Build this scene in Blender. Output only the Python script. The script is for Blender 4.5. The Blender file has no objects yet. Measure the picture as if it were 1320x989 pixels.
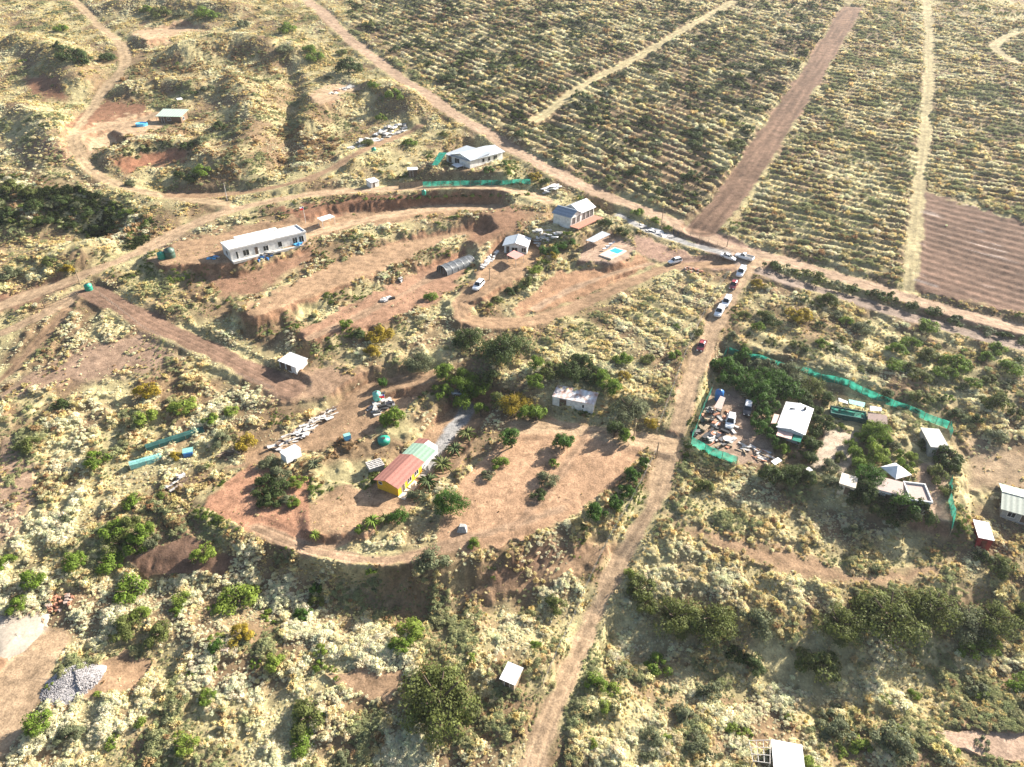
import bpy, math, random
import numpy as np
from mathutils import Vector, Matrix

# ------------------------------------------------------------------ camera, sky, sun, exposure
SC = bpy.context.scene
COL = SC.collection
F, CX, CY = 917.0, 660.0, 494.5          # photo pixels (1320 x 989)
PITCH = math.radians(33.0)
CAMZ, SLOPE = 114.0, 0.194               # camera height over the hillside, rise of the hillside
cd = bpy.data.cameras.new('camera'); cam = bpy.data.objects.new('camera', cd); COL.objects.link(cam)
cam.location = (0, 0, CAMZ); cam.rotation_euler = (math.pi / 2 - PITCH, 0, 0)
cd.sensor_width = 36; cd.lens = 36 * F / 1320; cd.clip_start = 1; cd.clip_end = 5000
SC.camera = cam
SUN_EL, SUN_AZ = math.radians(28), math.radians(33)     # azimuth counted from +x towards +y
sdir = Vector((math.cos(SUN_EL) * math.cos(SUN_AZ), math.cos(SUN_EL) * math.sin(SUN_AZ), math.sin(SUN_EL)))
w = bpy.data.worlds.new('World'); SC.world = w; w.use_nodes = True
nt = w.node_tree; sky = nt.nodes.new('ShaderNodeTexSky'); sky.sky_type = 'NISHITA'; sky.sun_disc = False
sky.sun_elevation = SUN_EL; sky.sun_rotation = math.pi / 2 - SUN_AZ; sky.dust_density = 2.0
nt.links.new(sky.outputs[0], nt.nodes['Background'].inputs[0]); nt.nodes['Background'].inputs[1].default_value = 0.065
sl = bpy.data.lights.new('sun', 'SUN'); sun = bpy.data.objects.new('sun', sl); COL.objects.link(sun)
sl.energy = 5.0; sl.angle = math.radians(0.5); sl.color = (1, 0.93, 0.82)
sun.rotation_euler = (-sdir).to_track_quat('-Z', 'Y').to_euler()
SC.view_settings.view_transform = 'Standard'; SC.view_settings.look = 'None'
SC.view_settings.exposure = 1.65; SC.view_settings.gamma = 1
SC.cycles.max_bounces = 5; SC.cycles.diffuse_bounces = 3; SC.cycles.transparent_max_bounces = 8
SC.cycles.volume_bounces = 0; SC.cycles.use_denoising = True
rng = np.random.default_rng(7); random.seed(7)

# ------------------------------------------------------------------ helpers: noise, pixels
_perm = np.random.default_rng(3).random((16, 256, 256))
def vnoise(x, y, k=0):
    ix = np.floor(x).astype(int); iy = np.floor(y).astype(int)
    fx = x - ix; fy = y - iy; fx = fx * fx * (3 - 2 * fx); fy = fy * fy * (3 - 2 * fy)
    P = _perm[k % 16]; a = ix & 255; b = iy & 255; c = (ix + 1) & 255; d = (iy + 1) & 255
    return (P[a, b] * (1 - fx) + P[c, b] * fx) * (1 - fy) + (P[a, d] * (1 - fx) + P[c, d] * fx) * fy
def fbm(x, y, s, k=0, n=3):
    r = 0; t = 0; a = 1.0
    for i in range(n):
        r = r + a * vnoise(x / s + 17.3 * i, y / s - 9.1 * i, k + i); t += a; a *= .5; s *= .5
    return r / t
def sstep(a, b, x):
    t = np.clip((x - a) / (b - a), 0, 1); return t * t * (3 - 2 * t)
SP, CP = math.sin(PITCH), math.cos(PITCH)
def rays(px):
    px = np.asarray(px, float).reshape(-1, 2); X = (px[:, 0] - CX) / F; Y = (CY - px[:, 1]) / F
    return np.stack([X, CP + Y * SP, -SP + Y * CP], 1)
def project(x, y, z):
    dz = z - CAMZ; dep = y * CP - dz * SP; up = y * SP + dz * CP
    return CX + F * x / dep, CY - F * up / dep

# ------------------------------------------------------------------ terrain: a list of operations on height
def H0(x, y):
    z = SLOPE * y
    z = z + 3.0 * (fbm(x, y, 95, 2, 2) - .5) + 1.5 * (fbm(x, y, 34, 5, 2) - .5) + 1.9 * sstep(.5, .8, (y - 150) / 250 - x / 300) * (fbm(x, y, 26, 14, 3) - .5)
    far = sstep(430, 650, y); z = z * (1 - far) + far * (88 + 6 * (fbm(x, y, 160, 6, 2) - .5))
    return z
OPS = []
def terr(P):
    z = H0(P[:, 0], P[:, 1])
    for op in OPS:
        z = op(P, z)
    return z
def ground(px, n=6, off=0.0):
    d = rays(px); px_ = np.zeros((len(d), 3)); z = np.full(len(d), 25.0)
    t = (CAMZ) / (-d[:, 2] + SLOPE * d[:, 1])
    P = d * t[:, None]
    for _ in range(n):
        z = terr(P[:, :2]) + off
        t2 = (CAMZ - (z - SLOPE * P[:, 1])) / (-d[:, 2] + SLOPE * d[:, 1]); P = d * t2[:, None]
    return np.stack([P[:, 0], P[:, 1], z], 1)
def segdist(P, L):
    best = np.full(len(P), 1e9); par = np.zeros(len(P))
    for i in range(len(L) - 1):
        a = L[i]; b = L[i + 1]; ab = b - a
        t = np.clip(((P - a) @ ab) / max(ab @ ab, 1e-9), 0, 1)
        q = P - a - t[:, None] * ab; d = np.hypot(q[:, 0], q[:, 1]); m = d < best
        best[m] = d[m]; par[m] = i + t[m]
    return best, par
def inside(P, L):
    c = np.zeros(len(P), bool); n = len(L)
    for i in range(n):
        a = L[i]; b = L[(i + 1) % n]
        if a[1] == b[1]: continue
        k = ((a[1] > P[:, 1]) != (b[1] > P[:, 1])) & (P[:, 0] < (b[0] - a[0]) * (P[:, 1] - a[1]) / (b[1] - a[1]) + a[0])
        c ^= k
    return c
def near(P, L, r):
    lo = L.min(0) - r; hi = L.max(0) + r
    return np.nonzero((P[:, 0] > lo[0]) & (P[:, 0] < hi[0]) & (P[:, 1] > lo[1]) & (P[:, 1] < hi[1]))[0]
def densify(L, step=4.0):
    L = np.asarray(L, float); n = len(L); out = []          # Catmull-Rom through the points
    for i in range(n - 1):
        p0 = L[max(i - 1, 0)]; p1 = L[i]; p2 = L[i + 1]; p3 = L[min(i + 2, n - 1)]
        k = max(1, int(np.linalg.norm(p2 - p1) / step))
        for j in range(k):
            t = j / k
            out.append(.5 * (2 * p1 + (p2 - p0) * t + (2 * p0 - 5 * p1 + 4 * p2 - p3) * t * t + (3 * p1 - p0 - 3 * p2 + p3) * t ** 3))
    out.append(L[-1]); return np.array(out)
def gully(pxl, width, depth):
    L = densify(ground(pxl)[:, :2], 6)
    def op(P, z):
        k = near(P, L, width * 2.2)
        if len(k):
            d, _ = segdist(P[k], L); z = z.copy(); z[k] = z[k] - depth * np.exp(-(d / width) ** 2)
        return z
    OPS.append(op)
def pad(pxp, tilt, blend=2.0, dz=0.0):
    L3 = ground(pxp); L = L3[:, :2]; c = L.mean(0)
    A = np.c_[L - c, np.ones(len(L))]; co = np.linalg.lstsq(A, L3[:, 2], rcond=None)[0]
    def op(P, z):
        k = near(P, L, blend + 1)
        if len(k):
            Q = P[k]; ins = inside(Q, L); d, _ = segdist(Q, np.vstack([L, L[:1]]))
            sd = np.where(ins, -d, d); wgt = 1 - sstep(-.3, blend, sd + 1.2 * (fbm(Q[:, 0], Q[:, 1], 3.0, 9, 2) - .5))
            tz = co[2] + dz + tilt * ((Q - c) @ co[:2]); z = z.copy(); z[k] = z[k] * (1 - wgt) + tz * wgt
        return z
    OPS.append(op)
ROADS = []
def road(name, label, pxl, width, col, blend=2.0, cut=0.15, kind='soil', sub=True):
    L3 = ground(pxl); L = densify(L3[:, :2]); z0 = terr(L)
    for _ in range(3): z0[1:-1] = (z0[:-2] + 2 * z0[1:-1] + z0[2:]) / 4
    zz = z0 - cut
    def op(P, z):
        k = near(P, L, width / 2 + blend)
        if len(k):
            d, t = segdist(P[k], L); i = np.minimum(t.astype(int), len(L) - 2); f = t - i
            tz = zz[i] * (1 - f) + zz[i + 1] * f; wgt = 1 - sstep(width / 2, width / 2 + blend, d)
            rut = -.07 * np.exp(-((d - .8) / .22) ** 2) if width < 8 else 0
            z = z.copy(); z[k] = z[k] * (1 - wgt) + (tz + rut) * wgt
        return z
    OPS.append(op); ROADS.append(dict(name=name, label=label, L=L, w=width, col=col, kind=kind))
BARE = []
def bare(pxp, col, soft=2.0, k=1.0):
    BARE.append((np.asarray(pxp, float), col, soft, k))

SOIL = (.31, .2, .118); ROADC = (.41, .285, .175); RED = (.22, .115, .068); BROWN = (.2, .125, .085); MAUVE = (.175, .108, .075); STRAW = (.45, .37, .2); GREY = (.3, .29, .28)
# ravines and hollows
gully([(-90, 300), (0, 292), (60, 288), (105, 290)], 11, 8.5)
for q_, w_, d_ in (([(240, 75), (300, 62), (370, 72)], 9, -4.5), ([(390, 165), (430, 140), (490, 122), (530, 138)], 8, -4), ([(30, 60), (70, 75), (100, 110)], 9, -4), ([(20, 150), (60, 165), (80, 200)], 9, -3.5), ([(150, 205), (200, 190), (250, 195), (270, 215)], 6, -2.5), ([(160, 10), (220, 5), (300, 15)], 9, -3), ([(-20, 330), (60, 318), (110, 330)], 9, -3), ([(170, 120), (205, 112), (250, 118)], 6, -3), ([(300, 110), (330, 160), (310, 210)], 8, -3), ([(190, 235), (240, 245), (300, 240)], 4, 1.6)):
    gully(q_, w_, d_ * 1.3)
gully([(790, 800), (860, 830), (950, 860), (1060, 880), (1180, 870), (1260, 850), (1340, 830)], 9, 3.2)
gully([(60, 800), (140, 830), (210, 850)], 5, 1.6)
gully([(150, 745), (300, 765), (420, 775), (560, 785), (680, 775)], 5, 2.2)
gully([(365, 70), (378, 120), (372, 180), (360, 215)], 4, 2.2)
gully([(700, 140), (760, 230)], 3, .8)
# levelled ground
pad([(150, 172), (198, 146), (246, 150), (252, 166), (172, 186)], .1, 3)
pad([(170, 45), (240, 28), (262, 36), (190, 60)], .1, 4)
pad([(395, 125), (440, 105), (470, 112), (410, 138)], .15, 3)
pad([(440, 205), (520, 160), (545, 165), (520, 190), (450, 218)], .1, 3)
pad([(545, 225), (560, 200), (600, 180), (650, 182), (668, 205), (650, 228), (560, 238)], .1, 3)
pad([(188, 340), (215, 318), (290, 303), (400, 283), (430, 270), (640, 250), (652, 260), (440, 303), (305, 350), (215, 352)], .25, 3.0)
pad([(305, 404), (420, 342), (520, 307), (622, 284), (628, 293), (540, 325), (450, 368), (330, 424)], .35, 3.6)
pad([(372, 432), (460, 390), (545, 345), (600, 318), (608, 345), (560, 392), (480, 420), (405, 442)], .35, 3.6)
pad([(590, 395), (630, 330), (650, 308), (695, 308), (690, 335), (650, 372), (620, 392)], .25, 2.2)
pad([(690, 302), (715, 270), (770, 262), (800, 280), (778, 300), (735, 312)], .1, 2.5)
pad([(745, 340), (752, 312), (790, 298), (818, 322), (790, 345)], .1, 2.5)
pad([(255, 655), (330, 590), (420, 530), (500, 495), (600, 490), (690, 520), (800, 535), (842, 562), (800, 640), (740, 690), (640, 715), (560, 735), (440, 722), (330, 695)], .55, 5)
pad([(395, 650), (430, 632), (478, 628), (525, 575), (590, 505), (640, 505), (585, 590), (530, 655), (470, 690), (400, 690)], .15, 2.5, -.6)
pad([(886, 575), (915, 500), (938, 450), (1060, 480), (1225, 548), (1232, 690), (1195, 680), (1060, 630), (955, 600)], .45, 3.5)
pad([(352, 470), (378, 456), (396, 465), (384, 486)], .15, 2)
# roads and tracks
road('hillside_road', 'pale dirt road curving along the hillside above the long white house', [(-60, 410), (0, 393), (100, 357), (180, 325), (240, 292), (300, 270), (400, 250), (500, 243), (600, 240), (665, 245), (705, 258)], 5.2, ROADC, 3)
road('lower_track', 'dirt track running below the hillside road at the wooden gate', [(-60, 452), (0, 430), (60, 402), (100, 378)], 4, ROADC)
road('branch_track', 'narrow rutted track branching down from the wooden gate', [(-30, 515), (0, 490), (50, 440), (85, 400)], 2.4, SOIL)
road('fenced_strip', 'wide bare brown strip along the wire fence on the left', [(118, 374), (200, 418), (260, 445), (330, 480), (375, 500)], 6, BROWN, 2)
road('boundary_road', 'straight reddish dirt road between the hill and the planted fields', [(390, -5), (415, 15), (445, 45), (500, 88), (560, 127), (640, 177), (700, 213), (760, 243), (830, 270), (900, 300), (945, 320), (1000, 333), (1100, 362), (1200, 393), (1330, 430)], 6.2, (.35, .245, .165), 2.5)
road('shaded_road', 'dirt road in front of the hedge on the right, coloured grey as in shade', [(955, 335), (1000, 356), (1100, 385), (1200, 416), (1340, 452)], 5, (.25, .19, .15), 2)  # shade below the hedge is put into the darker grey colour
road('ploughed_track', 'broad mauve brown cleared strip running up between the fields', [(905, 297), (935, 262), (960, 228), (1000, 165), (1040, 105), (1075, 48), (1098, 10)], 9.5, (.225, .138, .09), 2)
road('dirt_road', 'pale dirt road rising from the bottom edge past the parked cars', [(670, 1040), (690, 975), (706, 930), (742, 850), (780, 765), (802, 715), (842, 650), (860, 595), (880, 530), (900, 470), (925, 410), (950, 368), (965, 345), (985, 335)], 3.6, ROADC, 1.5)
road('looping_track', 'dirt track looping below the terraced houses to the junction', [(640, 350), (615, 372), (592, 392), (598, 412), (640, 416), (700, 410), (760, 387), (830, 355), (880, 342), (935, 340)], 4.6, SOIL, 2)
road('hill_track', 'steep red track winding down the upper left hill', [(90, -5), (130, 35), (158, 60), (158, 88), (125, 130), (98, 168), (105, 205), (145, 235), (205, 252), (290, 262)], 3.8, (.38, .275, .165), 3)
road('hut_track', 'short dirt spur to the green roofed hut', [(100, 172), (130, 167), (165, 158), (205, 150)], 4, ROADC, 2)
road('terrace_track', 'dirt track past the white rubble heap on the upper terrace', [(220, 250), (300, 250), (360, 240), (440, 210), (500, 180), (540, 160)], 4.5, SOIL, 2)
road('terrace_drive', 'dirt drive along the terrace of the long white house', [(400, 300), (470, 283), (560, 268), (640, 255)], 5, ROADC, 2)
road('orchard_track', 'dirt track circling below the yellow house', [(330, 680), (400, 708), (470, 722), (540, 716), (610, 692), (680, 672), (725, 655)], 2.6, (.33, .22, .14), 1.5, .0)
road('upper_yard_track', 'dirt track past the timber piles above the yellow house', [(335, 588), (390, 562), (440, 532), (480, 500), (560, 482)], 5, SOIL, 2)
road('orchard_entrance', 'dirt entrance from the road into the orchard', [(860, 572), (800, 562), (740, 552), (670, 548)], 5, ROADC, 2)
road('corner_track', 'dirt track in the bottom left corner beside the gravel heap', [(-20, 960), (5, 915), (30, 870), (55, 840)], 8, ROADC, 2)
road('straw_path', 'straw coloured path crossing the planted field', [(690, 155), (740, 118), (800, 85), (865, 48), (945, 2)], 4.5, STRAW, 1.5, .05)
road('field_path', 'straight straw coloured path between the right hand fields', [(1194, -10), (1198, 60), (1194, 150), (1185, 240), (1172, 375)], 3.6, STRAW, 1.5, .05)
road('far_path', 'pale path in the far upper right corner', [(1330, 40), (1300, 45), (1284, 62), (1310, 80)], 4, STRAW, 1.5, .05)
road('grey_driveway', 'grey gravel driveway from the deck house to the junction', [(800, 275), (822, 290), (860, 305), (900, 318), (935, 326)], 3.6, GREY, 1.5)
road('concrete_driveway', 'grey concrete driveway beside the yellow house', [(545, 612), (560, 588), (582, 556), (603, 527)], 2.8, (.3, .29, .28), .8, -.05)

road('orchard_wheel_track', 'faint wheel track across the orchard yard', [(760, 556), (735, 590), (700, 640), (660, 680)], 2.3, (.35, .225, .14), 1, .04)
road('greenhouse_wheel_track', 'faint wheel track along the greenhouse terrace', [(400, 436), (460, 408), (520, 378), (565, 352)], 2.3, (.35, .23, .145), 1, .04)
road('pool_terrace_track', 'faint wheel track on the bare slope below the pool', [(690, 398), (730, 375), (790, 352), (840, 340)], 2.2, (.37, .25, .16), 1, .04)
# bare ground
bare([(390, 660), (430, 628), (480, 628), (520, 590), (590, 505), (650, 500), (590, 600), (530, 660), (480, 690), (400, 715), (330, 690)], SOIL)
bare([(260, 650), (320, 600), (400, 620), (400, 700), (330, 690)], (.38, .2, .12))
bare([(560, 690), (600, 610), (655, 555), (700, 540), (845, 560), (800, 620), (750, 660), (690, 690), (600, 715)], (.38, .235, .14))
bare([(280, 610), (330, 585), (480, 495), (540, 485), (560, 500), (480, 560), (400, 580)], SOIL)
bare([(190, 338), (225, 310), (420, 272), (640, 250), (650, 262), (430, 300), (300, 348), (215, 352)], SOIL, 1.5)
bare([(350, 272), (460, 252), (640, 247), (645, 255), (460, 272), (390, 285)], RED, 1.5)
bare([(305, 404), (420, 342), (520, 307), (622, 284), (628, 293), (540, 325), (450, 368), (330, 424)], (.34, .22, .13))
bare([(372, 432), (460, 390), (545, 345), (600, 318), (608, 345), (565, 390), (480, 418), (400, 444)], (.31, .18, .112))
bare([(850, 655), (905, 680), (960, 697), (1010, 700), (1100, 735), (1150, 738), (1215, 725), (1215, 745), (1140, 758), (1040, 748), (960, 722), (890, 690)], SOIL, 7, .85)
bare([(805, 705), (760, 700), (700, 725), (640, 745), (600, 768), (640, 772), (700, 750), (770, 725)], SOIL, 8, .7)
bare([(260, 352), (300, 352), (400, 318), (405, 335), (330, 385), (280, 380)], (.27, .155, .095), 6)
bare([(600, 285), (650, 265), (685, 275), (660, 300), (620, 325), (600, 312)], (.28, .16, .095), 8)
bare([(590, 400), (640, 310), (700, 305), (690, 345), (620, 395)], SOIL)
bare([(-30, 398), (0, 383), (100, 350), (140, 345), (100, 368), (0, 402)], (.24, .14, .09), 4)
bare([(745, 340), (752, 312), (790, 298), (822, 320), (800, 345)], (.36, .25, .18))
bare([(660, 400), (720, 350), (780, 345), (830, 330), (840, 345), (750, 385), (670, 410)], (.36, .21, .12))
bare([(820, 300), (870, 318), (930, 335), (945, 348), (870, 345), (815, 325)], (.33, .21, .15))
bare([(895, 285), (1000, 330), (985, 345), (940, 345), (880, 305)], (.34, .22, .16))
bare([(1188, 246), (1330, 288), (1330, 408), (1176, 374)], MAUVE, .6)
bare([(890, 570), (918, 505), (950, 500), (985, 540), (1000, 590), (955, 600)], (.3, .21, .15))
bare([(1065, 545), (1110, 560), (1090, 610), (1045, 600)], (.5, .4, .3))
bare([(1185, 600), (1222, 590), (1225, 690), (1170, 680)], (.34, .24, .17))
bare([(1245, 560), (1330, 590), (1330, 640), (1250, 630)], (.33, .235, .145), 8, .5)
bare([(170, 42), (245, 26), (262, 36), (190, 62)], ROADC)
bare([(395, 122), (440, 105), (470, 112), (410, 140)], ROADC)
bare([(100, 165), (190, 143), (245, 150), (180, 172), (110, 200)], ROADC)
bare([(75, 170), (130, 130), (185, 135), (190, 145), (110, 165)], RED)
bare([(140, 205), (235, 190), (240, 205), (160, 225)], (.3, .14, .08), 3)
bare([(-20, 790), (45, 790), (62, 812), (45, 845), (0, 850)], (.38, .32, .26), 4)
bare([(-20, 850), (60, 835), (70, 850), (40, 880), (0, 930)], ROADC, 2)
bare([(100, 870), (160, 840), (200, 850), (180, 890), (110, 900)], SOIL, 3)
bare([(420, 870), (470, 858), (520, 870), (500, 905), (450, 890)], SOIL, 2.5)
bare([(160, 720), (240, 690), (300, 715), (290, 740), (190, 745)], (.2, .12, .08), 3)
bare([(0, 560), (40, 580), (50, 640), (20, 700), (-20, 700)], (.33, .22, .145), 6, .55)
bare([(120, 440), (180, 430), (240, 460), (200, 480), (60, 500), (0, 520), (0, 500)], (.30, .2, .135), 6, .6)
bare([(330, 480), (420, 470), (480, 480), (430, 510), (340, 520)], (.31, .2, .125), 5, .75)
bare([(620, 740), (690, 700), (730, 705), (700, 735), (640, 760)], (.24, .155, .1), 7, .6)
bare([(1200, 940), (1340, 950), (1340, 989), (1230, 965)], (.4, .28, .2), 2)
bare([(0, 190), (60, 170), (110, 190), (90, 220), (20, 200)], (.3, .19, .12), 9, .5)
bare([(30, 100), (75, 95), (90, 130), (40, 125)], RED, 4)

# ------------------------------------------------------------------ materials
def mat(name, rgb, rough=.85, var=.25, scale=3.0, bump=.0, metal=0.0, trans=0.0, coat=0.0, wave=None, stain=None, holes=0.0):
    m = bpy.data.materials.new(name); m.use_nodes = True; t = m.node_tree; N = t.nodes; L = t.links
    b = N['Principled BSDF']; b.inputs['Roughness'].default_value = rough; b.inputs['Metallic'].default_value = metal
    b.inputs['Coat Weight'].default_value = coat
    if rough > .6: b.inputs['Specular IOR Level'].default_value = .25
    tc = N.new('ShaderNodeTexCoord'); nz = N.new('ShaderNodeTexNoise'); nz.inputs['Scale'].default_value = scale; nz.inputs['Detail'].default_value = 4
    L.new(tc.outputs['Object'], nz.inputs['Vector'])
    mx = N.new('ShaderNodeMix'); mx.data_type = 'RGBA'
    c2 = stain or tuple(c * (1 - var * 1.3) for c in rgb)
    mx.inputs[6].default_value = (*c2, 1); mx.inputs[7].default_value = (*[min(1, c * (1 + var * .5)) for c in rgb], 1)
    rp = N.new('ShaderNodeMapRange'); rp.inputs[1].default_value = .33; rp.inputs[2].default_value = .62
    L.new(nz.outputs[0], rp.inputs[0]); L.new(rp.outputs[0], mx.inputs[0]); L.new(mx.outputs[2], b.inputs['Base Color'])
    hsrc = nz.outputs[0]
    if wave:
        wv = N.new('ShaderNodeTexWave'); wv.bands_direction = wave; wv.inputs['Scale'].default_value = .32; wv.inputs['Distortion'].default_value = .4
        L.new(tc.outputs['Object'], wv.inputs['Vector']); hsrc = wv.outputs['Fac']; bump = bump or .35
        wr = N.new('ShaderNodeMapRange'); wr.inputs[3].default_value = .8; wr.inputs[4].default_value = 1.05; L.new(wv.outputs['Fac'], wr.inputs[0]); ws = N.new('ShaderNodeVectorMath'); ws.operation = 'SCALE'; L.new(mx.outputs[2], ws.inputs[0]); L.new(wr.outputs[0], ws.inputs['Scale']); L.new(ws.outputs[0], b.inputs['Base Color'])
    if bump:
        bp = N.new('ShaderNodeBump'); bp.inputs['Strength'].default_value = bump; bp.inputs['Distance'].default_value = .06
        L.new(hsrc, bp.inputs['Height']); L.new(bp.outputs[0], b.inputs['Normal'])
    if trans:
        tr = N.new('ShaderNodeBsdfTranslucent'); L.new(mx.outputs[2], tr.inputs[0])
        ms = N.new('ShaderNodeMixShader'); ms.inputs[0].default_value = trans
        L.new(b.outputs[0], ms.inputs[1]); L.new(tr.outputs[0], ms.inputs[2]); L.new(ms.outputs[0], N['Material Output'].inputs[0])
    if holes:
        tp = N.new('ShaderNodeBsdfTransparent'); mh = N.new('ShaderNodeMixShader'); hn = N.new('ShaderNodeMapRange'); hn.inputs[1].default_value = .3; hn.inputs[2].default_value = .7; hn.inputs[3].default_value = holes * 1.7; hn.inputs[4].default_value = holes * .5
        L.new(nz.outputs[0], hn.inputs[0]); L.new(hn.outputs[0], mh.inputs[0]); L.new(ms.outputs[0], mh.inputs[1]); L.new(tp.outputs[0], mh.inputs[2]); L.new(mh.outputs[0], N['Material Output'].inputs[0])
    return m
M = {}
def mm(key, *a, **k):
    M[key] = mat(key, *a, **k); return M[key]

def ground_material():
    m = bpy.data.materials.new('earth'); m.use_nodes = True; t = m.node_tree; N = t.nodes; L = t.links
    b = N['Principled BSDF']; b.inputs['Roughness'].default_value = .95; b.inputs['Specular IOR Level'].default_value = .1
    at = N.new('ShaderNodeAttribute'); at.attribute_name = 'earth'; at.attribute_type = 'GEOMETRY'
    tc = N.new('ShaderNodeTexCoord')
    def noise(sc, det, ro=.6):
        n = N.new('ShaderNodeTexNoise'); n.inputs['Scale'].default_value = sc; n.inputs['Detail'].default_value = det; n.inputs['Roughness'].default_value = ro
        L.new(tc.outputs['Object'], n.inputs['Vector']); return n
    n1 = noise(.5, 6, .65); n2 = noise(3.2, 3); n3 = noise(.06, 3)
    def rng_(n, a, bb, c, d):
        r = N.new('ShaderNodeMapRange'); r.inputs[1].default_value = a; r.inputs[2].default_value = bb; r.inputs[3].default_value = c; r.inputs[4].default_value = d
        L.new(n.outputs[0], r.inputs[0]); return r
    a1 = rng_(n1, .32, .68, .58, 1.32); a2 = rng_(n2, .3, .7, .66, 1.25); a3 = rng_(n3, .35, .65, .85, 1.12)
    q = N.new('ShaderNodeMath'); q.operation = 'MULTIPLY'; L.new(a1.outputs[0], q.inputs[0]); L.new(a2.outputs[0], q.inputs[1])
    q2 = N.new('ShaderNodeMath'); q2.operation = 'MULTIPLY'; L.new(q.outputs[0], q2.inputs[0]); L.new(a3.outputs[0], q2.inputs[1])
    v = N.new('ShaderNodeVectorMath'); v.operation = 'SCALE'; L.new(at.outputs['Color'], v.inputs[0]); L.new(q2.outputs[0], v.inputs['Scale'])
    L.new(v.outputs[0], b.inputs['Base Color'])
    bp = N.new('ShaderNodeBump'); bp.inputs['Strength'].default_value = .55; bp.inputs['Distance'].default_value = .25
    ad = N.new('ShaderNodeMath'); ad.operation = 'ADD'; L.new(n1.outputs[0], ad.inputs[0])
    mu = N.new('ShaderNodeMath'); mu.operation = 'MULTIPLY'; mu.inputs[1].default_value = .35; L.new(n2.outputs[0], mu.inputs[0]); L.new(mu.outputs[0], ad.inputs[1])
    L.new(ad.outputs[0], bp.inputs['Height']); L.new(bp.outputs[0], b.inputs['Normal'])
    return m
EARTH = ground_material()

# ------------------------------------------------------------------ the ground sheet (finer where it is seen larger)
pyr = np.linspace(1045, -22, 900)
dr = rays(np.stack([np.full(900, CX), pyr], 1)); yd = CAMZ / (SLOPE - dr[:, 2] / dr[:, 1])
ys = np.concatenate([np.linspace(-160, yd[0] - 2, 14), yd, yd[-1] + 6 + 900 * np.linspace(0, 1, 26) ** 1.7])
ud = np.linspace(-1.1, 1.1, 860); ue = 1.1 + 4.5 * np.linspace(0, 1, 17)[1:] ** 1.6
us = np.concatenate([-ue[::-1], ud, ue])
WY = .74 * np.maximum(62 + .733 * ys, 40)
GX = us[None, :] * WY[:, None]; GY = np.repeat(ys[:, None], len(us), 1)
NR, NC = GX.shape
P = np.stack([GX.ravel(), GY.ravel()], 1)
GZ = terr(P)
# field ridges
FIELDS = []
def field(pxp, pa, pb, spacing, amp, wob=1.0):
    L = ground(pxp)[:, :2]; a, b = ground([pa, pb])[:, :2]; d = (b - a) / np.linalg.norm(b - a); n = np.array([-d[1], d[0]])
    FIELDS.append((np.asarray(pxp, float), a, n, spacing, amp, wob))
field([(450, 30), (520, -60), (1130, -60), (1085, 20), (1000, 150), (905, 285), (840, 262), (700, 205), (560, 108)], (640, 90), (800, 150), 3.9, .6, 1.5)
field([(1112, 10), (1340, 30), (1340, 278), (1192, 240), (1176, 372), (950, 302), (1000, 190), (1060, 95)], (1010, 190), (1180, 228), 3.5, .5, .8)
field([(1188, 246), (1330, 288), (1330, 408), (1176, 374)], (1190, 290), (1320, 325), 3.2, .22, .5)
field([(850, 365), (930, 372), (900, 450), (860, 520), (700, 440), (720, 420)], (850, 365), (925, 400), 5.5, .3, 4)
field([(960, 370), (1330, 470), (1330, 520), (1100, 490), (940, 440)], (980, 400), (1130, 465), 6.5, .4, 3)
def pf_(Q): return (inside(Q, FIELDS[2][0]) & vis) * 1.0
RID = np.zeros(len(P))             # phase of a ridge, 0 between rows .. 1 on top
INF = np.zeros(len(P), bool); RAMP = np.zeros(len(P))
PX, PY = project(P[:, 0], P[:, 1], GZ)
vis = (PX > -120) & (PX < 1440) & (PY > -40) & (PY < 1060) & (P[:, 1] > 20)
PIX = np.stack([PX, PY], 1)
for pxp, a, n, sp, amp, wob in FIELDS:
    k = near(PIX, pxp, 2); k = k[vis[k]]; k = k[inside(PIX[k], pxp)]
    d = (P[k] - a) @ n + wob * 2 * (fbm(P[k, 0], P[k, 1], 22, 11, 2) - .5)
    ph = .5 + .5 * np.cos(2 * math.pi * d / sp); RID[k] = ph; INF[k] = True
    de, _ = segdist(PIX[k], np.vstack([pxp, pxp[:1]])); RAMP[k] = amp * sstep(0, 10, de)
# road masks
RW = np.zeros(len(P)); RIDX = np.full(len(P), -1); RS = np.zeros(len(P))
for fi in range(len(FIELDS)):
    k = near(PIX, FIELDS[fi][0], 2); k = k[vis[k]]; k = k[inside(PIX[k], FIELDS[fi][0])]; RS[k] = (1, 1, 1, .4, .3)[fi]
EC = np.zeros((len(P), 3))
nz1 = fbm(P[:, 0], P[:, 1], 9, 1, 3); nz2 = fbm(P[:, 0], P[:, 1], 28, 8, 2); nz3 = fbm(P[:, 0], P[:, 1], 2.2, 6, 2)
k1 = sstep(.35, .65, nz1)[:, None]
EC[:] = np.array((.22, .15, .085)) * (1 - k1) + np.array((.40, .34, .175)) * k1
BR = np.zeros(len(P))
WARP = PIX + np.stack([nz1 - .5, nz3 - .5], 1) * 14
for pxp, c, soft, ks in BARE:
    k = near(PIX, pxp, 14); k = k[vis[k]]
    if not len(k): continue
    Q = WARP[k]; ins = inside(Q, pxp); d, _ = segdist(Q, np.vstack([pxp, pxp[:1]])); sd = np.where(ins, -d, d)
    wg = 1 - sstep(-soft * 1.5, soft * 1.2, sd)
    EC[k] = EC[k] * (1 - wg[:, None]) + np.array(c) * wg[:, None] * (.9 + .25 * nz2[k])[:, None]; BR[k] = np.maximum(BR[k], wg * ks)
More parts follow.
